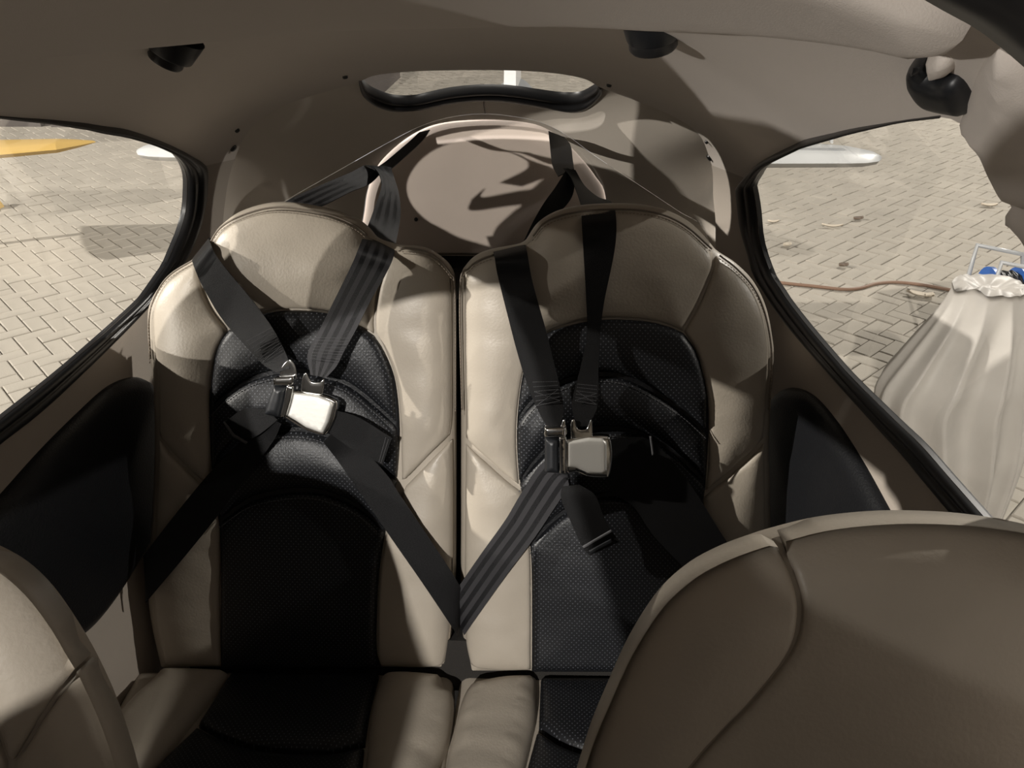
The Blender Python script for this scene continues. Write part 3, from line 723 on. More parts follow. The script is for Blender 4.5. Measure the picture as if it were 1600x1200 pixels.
topL = [(-520, 1430), (-520, 1340), (-518, 1200), (-510, 1050), (-485, 950), (-420, 870), (-300, 822), (-180, 825), (-80, 846), (0, 880), (50, 920), (90, 972), (132, 1042), (167, 1120), (193, 1200), (214, 1290), (222, 1340), (235, 1430)]
s1 = [(-80, 848), (-98, 905), (-100, 960), (-86, 1008), (-54, 1060), (-14, 1110), (16, 1190)]
s2 = [(92, 1068), (75, 1092), (55, 1124), (38, 1158), (16, 1196)]
front_seat('beige front seat corner in shade at the lower left', topL, None, [],
    [('headrest', [('o', [(-410, 862)]+topL[6:8]+[(-90, 843)]), ('s', [(-108, 905), (-110, 960), (-96, 1012), (-64, 1064), (-24, 1114), (6, 1196)]), ('s', [(6, 1196), (-10, 1340)]), ('s', [(-10, 1340), (-480, 1340)]), ('s', [(-480, 1340), (-450, 1050), (-405, 900)])]),
     ('side_bolster', [('o', [(-76, 848), (0, 880), (50, 920), (90, 972), (118, 1020)]), ('s', s2), ('s', rev(s1)[:-1])]),
     ('side_bolster', [('o', [(130, 1040), (134, 1046), (167, 1120), (193, 1200), (214, 1290), (222, 1340)]), ('s', [(180, 1340), (2, 1340)]), ('s', [(2, 1340), (20, 1204), (44, 1164), (62, 1130), (82, 1098), (99, 1074)])])])
# ------------------------------------------------------------------ harnesses
def rowpt(u, v, d): return SEAT.hit(u, v, d) if d < .5 else atY(u, v, d)
def ribbon(name, rows, m, parent, th=.0016, n=7, curl=.0):
    A = catmull([tuple(rowpt(r[0], r[1], r[4])) for r in rows], n); B = catmull([tuple(rowpt(r[2], r[3], r[4] if len(r) < 6 else r[5])) for r in rows], n)
    V = []; Fc = []; uv = []; k = 6; L = len(A); ln = 0
    for i in range(L):
        a, b = Vector(A[i]), Vector(B[i])
        t = Vector(A[min(i+1, L-1)])+Vector(B[min(i+1, L-1)])-Vector(A[max(i-1, 0)])-Vector(B[max(i-1, 0)])
        nn = (b-a).cross(t).normalized()
        if nn.dot(CP-a) < 0: nn = -nn
        if i: ln += (Vector(A[i])-Vector(A[i-1])).length
        for s in (1, -1):
            for j in range(k):
                x = j/(k-1); V.append(a.lerp(b, x)+nn*(s*th/2+curl*math.sin(x*math.pi))); uv.append((x, ln))
    K = 2*k
    for i in range(L-1):
        o, q = i*K, (i+1)*K
        for j in range(k-1):
            Fc += [(o+j, o+j+1, q+j+1, q+j), (o+k+j+1, o+k+j, q+k+j, q+k+j+1)]
        Fc += [(o, q, q+k, o+k), (o+k-1, o+2*k-1, q+2*k-1, q+k-1)]
    for o, r in ((0, 1), ((L-1)*K, -1)):
        for j in range(k-1): Fc.append((o+j, o+k+j, o+k+j+1, o+j+1)[::r])
    return mesh(name, V, Fc, m, parent, uv=uv, autosharp=60)
def stitch_block(parent, c00, c10, c11, c01, off, nrow=4, cross=True):
    """rows of stitches on a strap end, corners given in the photograph's frame"""
    q = [SEAT.hit(u, v, off) for u, v in (c00, c10, c11, c01)]; L = []
    for i in range(nrow):
        t = i/(nrow-1); L.append((q[0].lerp(q[3], t), q[1].lerp(q[2], t)))
    if cross: L += [(q[0].lerp(q[3], .4), q[2]), (q[3], q[1].lerp(q[2], .4))]
    B = []
    for a, b in L:
        n = int((b-a).length/.0026); t = (b-a).normalized()
        for j in range(n):
            p = a.lerp(b, (j+.5)/n); B.append((p, t*.0008, SEAT.n.cross(t)*.0004, SEAT.n*.0005))
    o = boxes('stitching', B, 'dthread', parent); o['kind'] = 'stuff'
def flat(name, pts, off, m, parent, H=.002, R=.002, back=.002, crown=0.0, step=.008, corners=True, lab=None):
    segs = [[pts[i], pts[(i+1) % len(pts)]] for i in range(len(pts))] if corners else [pts+[pts[0]]]
    o, _ = panel(name, SEAT, segs, off, m, parent, H=H, R=R, back=back, crown=crown, step=step, bstep=.002)
    if lab: o['label'] = lab
    return o
def buckle(root, lid, frame, roller, chrome_top, plate, off):
    fr = flat('buckle', frame, off, 'chrome', root, H=.004, R=.004, back=.012, corners=False, lab='polished steel buckle body')
    flat('buckle_lid', lid, off+.007, 'brushed', fr, H=.004, R=.005, back=.003, lab='satin steel lift lid')
    flat('roller', roller, off+.006, 'plastic', fr, H=.014, R=.014, back=.006, lab='black roller')
    flat('roller_bracket', chrome_top, off+.008, 'chrome', fr, H=.005, R=.004, back=.01)
    if plate: flat('roller_bracket', plate, off+.008, 'chrome', fr, H=.003, R=.003, back=.01)
    return fr
def tongue(root, pts, off): return flat('tongue', pts, off, 'chrome', root, H=.0015, R=.0015, back=.001, corners=False)
B = .034      # belts lie just proud of the upholstery
# left harness
h = empty('seat_harness', None, 'black four point harness buckled on the left rear seat', 'seat belt', 'rear seat harnesses')
ribbon('anchor_strap', [(655, 207, 672, 203, 1.95), (640, 221, 660, 220, 1.86), (606, 250, 628, 250, 1.72), (592, 260, 612, 264, 1.63)], 'webplain', h)
ribbon('shoulder_strap', [(568, 259, 598, 268, 1.63), (545, 271, 577, 288, 1.57), (505, 288, 548, 300, 1.50), (452, 312, 508, 320, 1.44), (405, 338, 450, 345, 1.44)], 'web', h)
ribbon('shoulder_strap', [(570, 258, 611, 262, 1.63), (588, 266, 617, 282, 1.60), (596, 290, 623, 303, 1.52), (584, 328, 626, 335, 1.41), (573, 357, 619, 378, 1.315), (561, 386, 614, 404, .034), (549, 415, 602, 430, B), (519, 476, 579, 470, B+.004), (496, 522, 557, 514, B+.01), (482, 549, 538, 549, B+.018), (481, 566, 526, 572, B+.024), (486, 586, 510, 590, B+.03)], 'web', h)
ribbon('shoulder_strap', [(345, 372, 368, 350, 1.43), (318, 398, 338, 372, 1.40), (301, 405, 327, 372, 1.31), (302, 412, 329, 380, .030), (312, 438, 337, 398, B), (335, 480, 358, 426, B), (350, 502, 381, 453, B), (365, 520, 411, 491, B+.004), (388, 545, 434, 526, B+.012), (412, 570, 450, 560, B+.018), (432, 582, 453, 576, B+.024)], 'webplain', h)
stitch_block(h, (385, 533), (424, 512), (440, 540), (410, 566), B+.019, 7, False)
stitch_block(h, (494, 527), (546, 529), (530, 565), (485, 560), B+.026, 8, False)
ribbon('lap_strap', [(226, 868, 228, 942, .03), (229, 862, 236, 932, .035), (280, 796, 290, 868, B), (330, 736, 341, 805, B), (362, 704, 380, 752, B), (398, 678, 425, 692, B+.006), (420, 650, 440, 662, B+.016)], 'webplain', h)
ribbon('lap_strap', [(528, 668, 505, 690, B+.012), (560, 694, 525, 716, B), (603, 740, 542, 740, B), (626, 775, 570, 780, B), (680, 855, 615, 846, B), (710, 901, 661, 912, B-.002), (722, 925, 707, 981, .02), (724, 950, 716, 996, .0)], 'webplain', h)
ribbon('strap_end', [(416, 638, 434, 656, B+.018), (381, 639, 400, 682, B+.016), (349, 662, 372, 690, B+.014)], 'webplain', h)
ribbon('strap_end', [(520, 640, 512, 674, B+.02), (560, 652, 548, 700, B+.018), (612, 684, 598, 726, B+.014)], 'webplain', h)
stitch_block(h, (603, 683), (592, 722), (595, 724), (607, 686), B+.0165, 2, False)
flat('end_trim', [(348, 660), (350, 658), (366, 679), (387, 691), (384, 694), (363, 682)], B+.020, 'dthread', h, H=.001, R=.001)
buckle(h, [(459, 614), (478, 616), (498, 619), (517, 627), (520, 633), (512, 661), (504, 677), (497, 675), (478, 668), (463, 658), (449, 650), (454, 634)],
       [(457, 610), (478, 613), (500, 616), (522, 624), (527, 632), (523, 654), (512, 676), (502, 680), (478, 672), (460, 662), (446, 653), (440, 652), (444, 630), (450, 612)],
       [(427, 602), (448, 604), (444, 630), (437, 653), (412, 648), (419, 624)],
       [(427, 590), (459, 588), (459, 600), (454, 603), (427, 602)],
       [(448, 602), (459, 604), (455, 625), (447, 652), (437, 652), (443, 628)], B+.028)
tongue(h, [(436, 590), (440, 574), (452, 562), (461, 572), (463, 590), (457, 600), (440, 600)], B+.023)
tongue(h, [(470, 612), (472, 592), (478, 582), (486, 596), (500, 597), (506, 592), (505, 610), (500, 618), (480, 616)], B+.027)
# right harness
h = empty('seat_harness', None, 'black four point harness buckled on the right rear seat, adjuster tail hanging', 'seat belt', 'rear seat harnesses')
ribbon('anchor_strap', [(857, 205, 879, 214, 1.95), (860, 235, 891, 226, 1.84), (863, 258, 895, 250, 1.73), (872, 276, 897, 264, 1.63)], 'webplain', h)
ribbon('shoulder_strap', [(886, 263, 899, 268, 1.63), (868, 292, 895, 304, 1.56), (850, 317, 878, 328, 1.50), (833, 346, 848, 352, 1.45), (818, 377, 836, 372, 1.42), (806, 392, 832, 388, 1.42)], 'webplain', h)
ribbon('shoulder_strap', [(770, 398, 822, 392, 1.42), (770, 390, 820, 379, 1.32), (773, 404, 824, 396, .032), (778, 432, 832, 440, B), (796, 504, 852, 512, B), (808, 550, 863, 556, B+.003), (820, 590, 872, 592, B+.010), (832, 622, 880, 630, B+.018), (846, 652, 878, 655, B+.024), (856, 668, 875, 668, B+.027)], 'webplain', h)
ribbon('shoulder_strap', [(880, 263, 899, 266, 1.63), (893, 280, 913, 290, 1.58), (902, 303, 934, 308, 1.47), (908, 324, 956, 317, 1.34), (909, 350, 963, 345, .034), (912, 400, 960, 393, B), (916, 472, 944, 472, B), (917, 522, 938, 522, B), (908, 570, 935, 578, B+.006), (897, 612, 935, 615, B+.014), (894, 638, 932, 640, B+.022), (901, 666, 918, 666, B+.028)], 'webplain', h)
stitch_block(h, (832, 597), (871, 596), (875, 626), (838, 634), B+.0215, 6)
stitch_block(h, (902, 600), (933, 603), (932, 632), (898, 626), B+.0235, 6)
ribbon('lap_strap', [(886, 728, 888, 752, B+.014), (850, 722, 887, 762, B+.01), (815, 770, 862, 800, B), (790, 812, 833, 843, B), (750, 868, 790, 900, B), (709, 928, 742, 968, .02), (700, 945, 726, 992, .0)], 'web', h)
ribbon('lap_strap', [(945, 690, 942, 738, B+.018), (975, 684, 958, 770, B+.01), (1020, 690, 990, 792, B), (1075, 752, 1022, 838, B), (1130, 838, 1078, 898, B), (1172, 900, 1122, 958, .03), (1204, 960, 1160, 1018, .012), (1212, 1010, 1176, 1056, -.03)], 'webplain', h)
ribbon('strap_end', [(878, 760, 905, 757, B+.012), (877, 780, 930, 774, B+.018), (893, 818, 942, 804, B+.02), (910, 855, 956, 830, B+.02), (922, 868, 968, 846, B+.02)], 'webplain', h)
flat('end_trim', [(910, 854), (955, 828), (957, 831), (912, 857)], B+.025, 'dthread', h, H=.001, R=.001)
flat('end_trim', [(920, 861), (955, 842), (957, 847), (923, 865)], B+.025, 'plastic', h, H=.001, R=.001)
flat('end_trim', [(1015, 682), (1018, 682), (1022, 710), (1019, 712)], B+.014, 'dthread', h, H=.001, R=.001)
buckle(h, [(886, 690), (901, 688), (920, 685), (942, 686), (948, 692), (948, 736), (942, 741), (920, 740), (902, 732), (886, 730)],
       [(884, 687), (900, 684), (920, 681), (944, 681), (954, 686), (957, 714), (953, 742), (944, 746), (920, 745), (902, 738), (884, 735)],
       [(851, 684), (873, 684), (873, 740), (851, 739)], [(851, 668), (884, 668), (884, 683), (851, 683)], [(874, 683), (885, 683), (885, 740), (874, 740)], B+.032)
tongue(h, [(852, 672), (853, 664), (862, 668), (874, 668), (881, 655), (884, 664), (884, 680), (852, 680)], B+.028)
tongue(h, [(892, 686), (892, 662), (897, 655), (903, 670), (916, 670), (924, 655), (926, 680), (922, 690)], B+.031)
# ------------------------------------------------------------------ grab handle and roof nozzles
g = empty('grab_handle', None, 'black curved grab handle above the right window', 'handle')
def sp(u, v, off):
    a, b = shell.hit(u, v); return shell.P(a, b, off)
hp = closed_on(shell, [[(1450, 87), (1436, 88), (1426, 98), (1426, 115), (1438, 134), (1458, 150), (1482, 159), (1526, 167)], [(1526, 167), (1520, 146), (1508, 126), (1494, 116), (1480, 114)], [(1480, 114), (1465, 114), (1453, 108), (1448, 98), (1450, 87)]], step=.005)
surf_mesh('grip', shell, hp, 'plastic', g, step=.012, off=.004, thick=.006, H=.009, R=.012)
bp = closed_on(shell, [[(1450, 88), (1470, 82), (1488, 90), (1492, 106), (1480, 114), (1464, 113), (1453, 106), (1450, 88)]], step=.005)
o = surf_mesh('mount_boss', shell, bp, 'head', g, step=.012, off=.0, thick=.003, H=.012, R=.02); o['label'] = 'beige rounded boss'
def nozzle(label, top, bot, rims):
    r0 = empty('air_nozzle', None, label, 'air vent', 'black roof air nozzles')
    A, B = Vector(top), Vector(bot); ax = (B-A).normalized(); s = ax.cross(Vector((0, 1, 0))).normalized(); q = ax.cross(s)
    def lathe(nm, prof, m):
        V = []; Fc = []; L = (B-A).length; n = 24
        for t, r in prof:
            for k in range(n): V.append(A+ax*(t*L)+(s*math.cos(2*math.pi*k/n)+q*math.sin(2*math.pi*k/n))*r)
        for i in range(len(prof)-1):
            for k in range(n): Fc.append((i*n+k, i*n+(k+1) % n, (i+1)*n+(k+1) % n, (i+1)*n+k))
        return mesh(nm, V, Fc, m, r0, autosharp=40)
    lathe('housing', [(-.3, rims[0]*1.05), (0, rims[0]), (.55, rims[0]*.9), (.6, rims[0]*.86)], 'plastic')
    lathe('outlet_ring', [(.58, rims[1]), (.9, rims[1]), (1, rims[1]*.92), (1.0, rims[1]*.7), (.8, rims[1]*.6), (.78, .0005)], 'rubber')
def bandpt(u, v, off): a, b = band.hit(u, v); return band.P(a, b, off)
a, b = sp(1016, 40, .0), sp(1016, 74, .012)
yN = shell.P(*shell.hit(1020, 60)).y-.06
nozzle('round black air nozzle hanging near the middle of the roof', atY(1019, 34, yN), atY(1021, 76, yN+.008), (.031, .026))
yN2 = shell.P(*shell.hit(265, 85)).y-.05
nozzle('slanted black air nozzle hanging on the left of the roof', atY(272, 62, yN2), atY(257, 98, yN2), (.030, .020))
# ------------------------------------------------------------------ outside: apron paving
gr = mesh('ground', [(-70, -40, -.012), (70, -40, -.012), (70, 90, -.012), (-70, 90, -.012)], [(0, 1, 2, 3)], 'joint', smooth=False); struct(gr, 'apron of herringbone concrete pavers')
def block_mesh(L, Wd, g=.003, c=.005, hh=.0):
    a, b = L/2-g, Wd/2-g
    V = [(-a, -b, -.02), (a, -b, -.02), (a, b, -.02), (-a, b, -.02), (-a, -b, -c*.7), (a, -b, -c*.7), (a, b, -c*.7), (-a, b, -c*.7), (-a+c, -b+c, 0), (a-c, -b+c, 0), (a-c, b-c, 0), (-a+c, b-c, 0)]
    Fc = [(i, (i+1) % 4, 4+(i+1) % 4, 4+i) for i in range(4)]+[(4+i, 4+(i+1) % 4, 8+(i+1) % 4, 8+i) for i in range(4)]+[(8, 9, 10, 11)]
    return V, Fc
u_ = .1; ca = math.cos(math.pi/4); BV, BF = block_mesh(.2, .1)
polyR = np.array(R_gls+R_front); polyL = np.array([(-10, 184)]+L_gls[1:-1]+[(-10, 663)])
cells = []
for m_ in range(-150, 151):
    for k in range(3, 60):
        # H stone origin = m*(1,1)+k*(2,-2)
        for (ox, oy, ang) in ((1.0, .5, 0.0), (3.5, 1.0, math.pi/2)):
            X, Yv = m_+2*k+ox, m_-2*k+oy
            wx, wy = u_*ca*(X+Yv), u_*ca*(X-Yv)      # row direction (1,1) -> +x, (1,-1) -> +y
            if abs(wx) > 11 or wy > 15: continue
            cells.append((wx, wy, math.pi/4 - ang))
vis = []
for x, y, a in cells:
    pu, pv, z = project((x, y, 0))
    if z < .3: continue
    vis.append((x, y, a, pu, pv, z))
PT = np.array([(v[3], v[4]) for v in vis])
inR = dist_poly(PT, polyR); inL = dist_poly(PT, polyL)
fr = (PT[:, 0] > -8) & (PT[:, 0] < 1608) & (PT[:, 1] > 100) & (PT[:, 1] < 1200)
seen = ((inR[1]) | (inL[1])) & fr
seen &= ~((PT[:, 0] > 1400) & (PT[:, 1] > 560))
nearish = (inR[0] < 120) | (inL[0] < 120) | seen | ((PT[:, 1] < 190) & (PT[:, 0] > 500) & (PT[:, 0] < 1000))
order = sorted([i for i in range(len(vis)) if seen[i]], key=lambda i: vis[i][5])
single = set(order[:300])
bme = bpy.data.meshes.new('paver'); bme.from_pydata(BV, [], BF); bme.materials.append(M['paver'])
V = []; Fc = []
for i, (x, y, a, pu, pv, z) in enumerate(vis):
    dz = random.uniform(-.003, .003); tx, ty = random.uniform(-.008, .008), random.uniform(-.008, .008)
    if i in single:
        o = bpy.data.objects.new('paver', bme); COL.objects.link(o); o.parent = gr
        o.location = (x, y, dz); o.rotation_euler = (tx, ty, a)
    elif nearish[i]:
        c, s = math.cos(a), math.sin(a); n = len(V)
        V += [(x+c*p-s*q, y+s*p+c*q, r+dz+tx*q+ty*p) for p, q, r in BV]; Fc += [tuple(n+k for k in f) for f in BF]
o = mesh('paver_field', V, Fc, 'paver', gr, smooth=False); o['kind'] = 'stuff'
# the rest of the apron beyond the stones one can tell apart
farp = mesh('distant_paving', [(-70, 14.9, .0), (70, 14.9, 0), (70, 90, 0), (-70, 90, 0)], [(0, 1, 2, 3)], 'paver', gr, smooth=False)
# ------------------------------------------------------------------ aircraft tail seen through the windows
t = empty('aircraft_tail', None, 'pale aircraft tail boom with fin and tailplane behind the cabin', 'aircraft tail')
def loft(nm, rings, m, parent, cap=True, sharp=45):
    V = []; Fc = []; n = len(rings[0])
    for r in rings: V += list(r)
    for i in range(len(rings)-1):
        for k in range(n): Fc.append((i*n+k, i*n+(k+1) % n, (i+1)*n+(k+1) % n, (i+1)*n+k))
    if cap: Fc += [tuple(range(n))[::-1], tuple((len(rings)-1)*n+k for k in range(n))]
    return mesh(nm, V, Fc, m, parent, autosharp=sharp)
def oval(y, zc, rx, rz, n=32): return [Vector((rx*math.cos(2*math.pi*k/n), y, zc+rz*math.sin(2*math.pi*k/n))) for k in range(n)]
loft('tail_boom', [oval(2.12, 1.14, .46, .36), oval(2.5, 1.17, .38, .31), oval(3.0, 1.2, .29, .24), oval(3.6, 1.22, .20, .18), oval(4.1, 1.25, .1, .12)], 'grey', t)
def foil(x, y0, y1, z, th, n=10):
    top = []; bot = []
    for i in range(n+1):
        c = i/n; h_ = th*(2.97*math.sqrt(c)-1.26*c-3.516*c*c+2.843*c**3-1.036*c**4)
        top.append(Vector((x, y0+(y1-y0)*c, z+h_))); bot.append(Vector((x, y0+(y1-y0)*c, z-h_)))
    return top+bot[-2:0:-1]
for sgn, xt, lab in ((-1, 1.46, 'white'), (1, 1.40, 'white')):
    yl, yt = 3.36, 3.72
    zz = 1.15
    loft('tailplane', [foil(sgn*.1, yl-.06, yt, zz, .04), foil(sgn*(xt), yl, yt, zz, .032)], lab, t)
    loft('tailplane_tip', [foil(sgn*xt, yl, yt, zz, .032), foil(sgn*(xt+.07), yl+.01, yt-.03, zz, .030), foil(sgn*(xt+.13), yl+.04, yt-.11, zz, .022), foil(sgn*(xt+.16), yl+.09, yt-.2, zz, .008)], 'white', t)
    loft('elevator', [foil(sgn*.15, yt+.012, yt+.24, zz, .02), foil(sgn*(xt-.02), yt+.012, yt+.2, zz, .016)], 'white', t)
    boxes('deicing_strip', [((sgn*(.1+xt)/2, yl+.10, zz+.034), (sgn*(xt-.1)/2, 0, 0), (0, .012, 0), (0, 0, .003))], 'grey', t)
    for k in range(8):
        x = sgn*(xt-.34+k*.05); boxes('vortex_fin', [((x, yt-.03-.004*k, zz+.032), (.003, 0, 0), (0, .018, 0), (0, 0, .014))], 'white', t)
V = [(-.025, 3.35, 1.35), (-.025, 4.15, 1.3), (-.018, 4.2, 2.3), (-.018, 3.8, 2.3)]; V += [(-x, y, z) for x, y, z in V]
mesh('fin', V, [(0, 1, 2, 3), (7, 6, 5, 4), (0, 4, 5, 1), (1, 5, 6, 2), (2, 6, 7, 3), (3, 7, 4, 0)], 'white', t, smooth=False)
# ------------------------------------------------------------------ yellow wing and far hangar at the left
def slab(name, px, z, th, m, label, cat):
    q = [atZ(u, v, z) for u, v in px]; n = len(q)
    V = [Vector((p.x, p.y, z)) for p in q]+[Vector((p.x, p.y, z-th)) for p in q]
    o = mesh(name, V, [tuple(range(n)), tuple(range(2*n-1, n-1, -1))]+[(i, n+i, n+(i+1) % n, (i+1) % n) for i in range(n)], m, smooth=False)
    return tag(o, label, cat)
wg = empty('yellow_wing', None, 'yellow wing of a parked aircraft beyond the left window', 'wing')
c0, c1 = atZ(-220, 262, .75), atZ(-220, 222, .75)
tipA, tipB = atZ(88, 234, .75), atZ(92, 217, .75)
def wfoil(a, b, th): 
    n = 10; top = []; bot = []
    for i in range(n+1):
        c = i/n; h_ = th*(2.97*math.sqrt(c)-1.26*c-3.516*c*c+2.843*c**3-1.036*c**4); p = a.lerp(b, c)
        top.append(p+Vector((0, 0, h_))); bot.append(p-Vector((0, 0, h_)))
    return top+bot[-2:0:-1]
loft('wing_panel', [wfoil(c0, c1, .05), wfoil(tipA, tipB, .035)], 'yellow', wg)
loft('wing_tip', [wfoil(tipA, tipB, .035), wfoil(atZ(125, 227, .75), atZ(112, 218, .75), .022), wfoil(atZ(150, 222, .75), atZ(135, 219, .75), .006)], 'yellow', wg)
q0 = atZ(-200, 252, .7)
tube('wing_stand', [q0+Vector((0, .25, .02)), q0+Vector((0, .25, -.70))], .03, 'dark', wg)
q = atZ(-6, 326, 0)
V = [(q.x-.10, q.y-.06, 0), (q.x+.035, q.y-.06, 0), (q.x+.035, q.y+.06, 0), (q.x-.10, q.y+.06, 0), (q.x-.06, q.y-.05, .10), (q.x+.0, q.y-.05, .10), (q.x+.0, q.y+.05, .10), (q.x-.06, q.y+.05, .10)]
tag(mesh('wheel_chock', V, [(0, 3, 2, 1), (4, 5, 6, 7), (0, 1, 5, 4), (1, 2, 6, 5), (2, 3, 7, 6), (3, 0, 4, 7)], 'yellow', smooth=False), 'yellow wheel chock on the paving at the left edge', 'chock')
# hangar far behind, base seen at the top of the left window
hg = empty('hangar', None, 'dark hangar front far off at the top left', 'building')
hy = atZ(60, 196, 0).y
boxes('wall', [((-9.6, hy+2, 3), (7.4, 0, 0), (0, 2, 0), (0, 0, 3))], 'dark', hg)
for k in range(9): boxes('door_panel', [((-16.2+k*1.6, hy-.04, 1.6), (.74, 0, 0), (0, .05, 0), (0, 0, 1.6))], 'dark', hg)
q = atZ(75, 193, .2); 
# ------------------------------------------------------------------ draped sheet, reel, hose and litter outside at the right
sh_ = empty('draped_sheet', None, 'milky plastic sheet draped in long pleats outside the right window', 'plastic sheet')
prof = [(447, 1490, 1604), (462, 1486, 1606), (500, 1462, 1608), (560, 1414, 1606), (612, 1376, 1602), (660, 1376, 1596), (720, 1388, 1580), (790, 1404, 1556), (850, 1420, 1530)]
DH = 2.45
V = []; Fc = []; n = 160; RR = []
tb = resample(catmull([(a, b, c) for a, b, c in prof], 8), n=48)
for v, ul, ur in tb:
    a, b = atY(ul, v, DH), atY(ur, v, DH); c = (a+b)/2; rx = (b-a).length/2
    RR.append((c, rx))
for i, (c, rx) in enumerate(RR):
    f = i/(len(RR)-1); amp = min(1, f*5)*(.010+.022*f)
    for k in range(n):
        an = 2*math.pi*k/n
        w = (1-2*abs(math.sin(an*6.5+.9*math.sin(an*2+.5))))*amp*1.3+.012*noise.noise(Vector((math.cos(an)*3, math.sin(an)*3, f*2.2)))*min(1, f*4)
        ry = min(rx*.75, .17)+w
        V.append(Vector((c.x+(rx+w*.3)*math.cos(an), c.y+ry*math.sin(an), c.z)))
for i in range(len(RR)-1):
    for k in range(n): Fc.append((i*n+k, i*n+(k+1) % n, (i+1)*n+(k+1) % n, (i+1)*n+k))
c0_, r0_ = RR[0]; last = list(range(n))
for fr_, dz_ in ((.86, .012), (.6, .010), (.3, -.004), (.05, .0)):
    st_ = len(V)
    for k in range(n):
        an = 2*math.pi*k/n
        V.append(Vector((c0_.x+r0_*fr_*math.cos(an), c0_.y+min(r0_*.75, .17)*fr_*math.sin(an), c0_.z+dz_+.02*noise.noise(Vector((math.cos(an)*fr_*3, math.sin(an)*fr_*3, 4))))))
    Fc += [(last[k], last[(k+1) % n], st_+(k+1) % n, st_+k) for k in range(n)]; last = [st_+k for k in range(n)]
Fc.append(tuple(last))
for k in range(6*n):
    V[k].z += .022*noise.noise(Vector((math.cos(2*math.pi*k/n)*2.2, math.sin(2*math.pi*k/n)*2.2, 9)))*(1-(k//n)/6)
mesh('sheet', V, Fc, 'sheet', sh_)
c, rx = RR[4]
for k, (dx, dy) in enumerate(((-.05, -.06), (.05, -.06), (.05, .06), (-.05, .06))):
    tube('stand_leg', [Vector((c.x+dx, c.y+dy, c.z-.03)), Vector((c.x+dx*1.2, c.y+dy*1.2, 0))], .012, 'grey', sh_)
# cable reel with blue flanges in a steel frame
rl = empty('cable_reel', None, 'blue cable reel in a steel frame behind the plastic sheet', 'reel')
ry = 3.3
f0, f1, f2, f3 = atY(1548, 466, ry), atY(1565, 410, ry), atY(1640, 425, ry), atY(1640, 490, ry)
tube('frame', [f0+Vector((0, 0, -.4)), f0, f1, f2, f3, f3+Vector((0, 0, -.4))], .011, 'grey', rl, seg=8)
tube('frame', [p+Vector((0, .22, 0)) for p in (f0+Vector((0, 0, -.4)), f0, f1, f2, f3, f3+Vector((0, 0, -.4)))], .011, 'grey', rl, seg=8)
cx = (atY(1562, 452, ry)+atY(1612, 456, ry))/2+Vector((0, .1, -.03)); hw = .06
def disc(x0, x1, r, m, nm):
    rings = []
    for x, q in ((x0, r*.3), (x0, r), (x1, r), (x1, r*.3)): rings.append([Vector((x, cx.y+q*math.cos(2*math.pi*k/28), cx.z+q*math.sin(2*math.pi*k/28))) for k in range(28)])
    loft(nm, rings, m, rl)
disc(cx.x-hw-.012, cx.x-hw+.006, .095, 'blue', 'flange'); disc(cx.x+hw-.006, cx.x+hw+.012, .095, 'blue', 'flange'); disc(cx.x-hw, cx.x+hw, .06, 'blue', 'drum')
pts = [(cx.x-hw+.008+(2*hw-.016)*i/160, cx.y+(.07+.004*math.sin(i*.7))*math.cos(i*.55), cx.z+(.07+.004*math.sin(i*.7))*math.sin(i*.55)) for i in range(161)]
tube('cable', pts, .008, 'plastic', rl, seg=6)
tube('axle', [(cx.x-.13, cx.y, cx.z), (cx.x+.13, cx.y, cx.z)], .012, 'grey', rl)
hp = [atZ(u, v, .012) for u, v in ((1170, 432), (1215, 441), (1270, 447), (1318, 452), (1345, 450), (1370, 443), (1400, 441), (1440, 445), (1485, 453), (1540, 462))]
tag(tube('hose', resample(catmull([tuple(p) for p in hp], 8), .03), .011, 'hose'), 'thin brown hose snaking over the paving outside', 'hose')
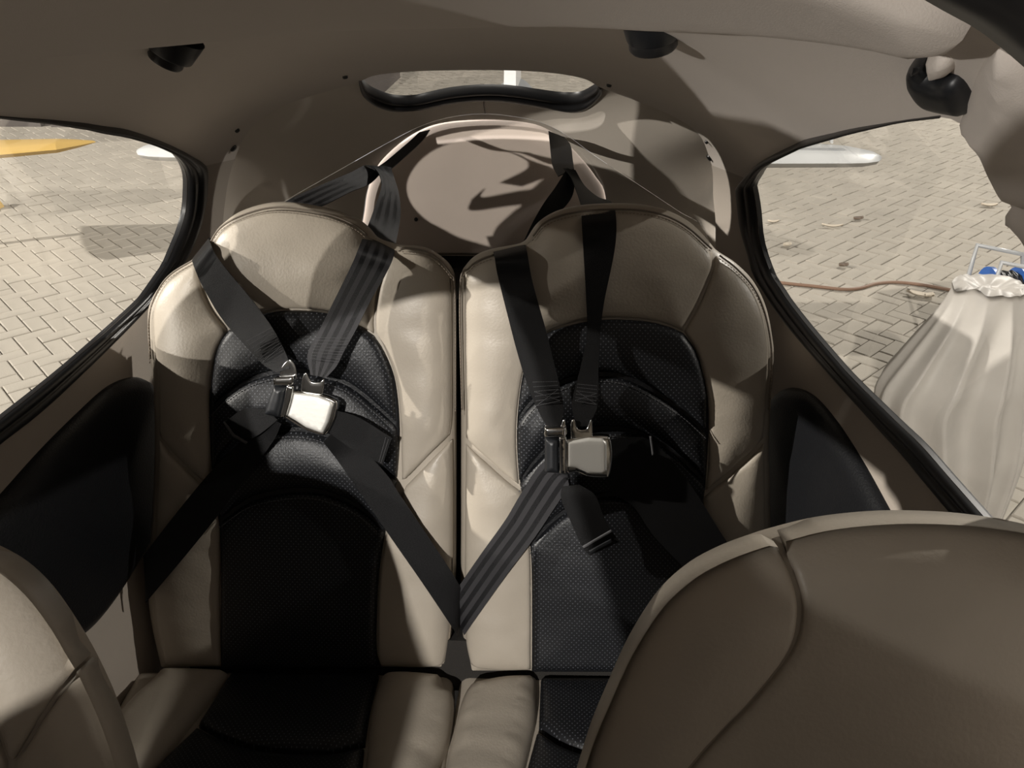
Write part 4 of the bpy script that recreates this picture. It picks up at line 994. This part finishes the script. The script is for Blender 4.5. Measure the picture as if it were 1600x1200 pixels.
def leaf(u, v, ln, w, ang, m, label):
    p = atZ(u, v, .01); V = []; Fc = []; n = 9
    for i in range(n):
        t_ = i/(n-1); ww = w*math.sin(math.pi*min(max(t_, .03), .97))**.8
        for s_ in (-1, 0, 1):
            V.append((p.x+math.cos(ang)*(t_-.5)*ln-math.sin(ang)*ww*s_, p.y+math.sin(ang)*(t_-.5)*ln+math.cos(ang)*ww*s_, .012+.35*ln*(t_-.5)**2+abs(s_)*w*.5))
    for i in range(n-1):
        for j in range(2): Fc.append((i*3+j, i*3+j+1, i*3+j+4, i*3+j+3))
    nv = len(V); V += [(a, b, c-.004) for a, b, c in V]; Fc += [tuple(nv+k for k in f[::-1]) for f in Fc]
    rim = [i*3 for i in range(n)]+[(n-1)*3+1]+[i*3+2 for i in range(n-1, -1, -1)]+[1]
    Fc += [(rim[i], rim[(i+1) % len(rim)], nv+rim[(i+1) % len(rim)], nv+rim[i]) for i in range(len(rim))]
    tag(mesh('dry_leaf', V, Fc, m), label, 'leaf', 'leaves littering the paving')
leaf(1437, 462, .16, .03, -.5, 'leaf', 'large curled pale leaf lying beside the brown hose')
leaf(1452, 463, .08, .025, .6, 'leaf', 'small pale leaf touching the large curled leaf')
leaf(1300, 354, .16, .02, -.1, 'leaf', 'long thin pale leaf in mid paving')
leaf(1341, 343, .09, .03, .3, 'dleaf', 'small dark leaf behind the long thin pale one')
leaf(1230, 384, .07, .03, .3, 'leaf', 'small bright leaf close to the window pillar')
leaf(1208, 347, .09, .02, 0, 'leaf', 'pale leaf against the window pillar, higher up')
leaf(1545, 322, .13, .03, -.1, 'leaf', 'pale leaf near the door post step')
leaf(1318, 416, .07, .03, .2, 'dleaf', 'small dark leaf just above the brown hose')
# ------------------------------------------------------------------ set every thing's empty on its base
bpy.context.view_layer.update()
for o in list(COL.objects):
    if o.type == 'EMPTY' and o.children:
        pts = []
        def rec_(c):
            pts.extend(Vector(b) for b in c.bound_box)
            for d in c.children: rec_(d)
        for c in o.children: rec_(c)
        lo = Vector([min(p[i] for p in pts) for i in range(3)]); hi = Vector([max(p[i] for p in pts) for i in range(3)])
        loc = Vector(((lo.x+hi.x)/2, (lo.y+hi.y)/2, lo.z)); o.location = loc
        for c in o.children: c.matrix_parent_inverse = Matrix.Translation(-loc)
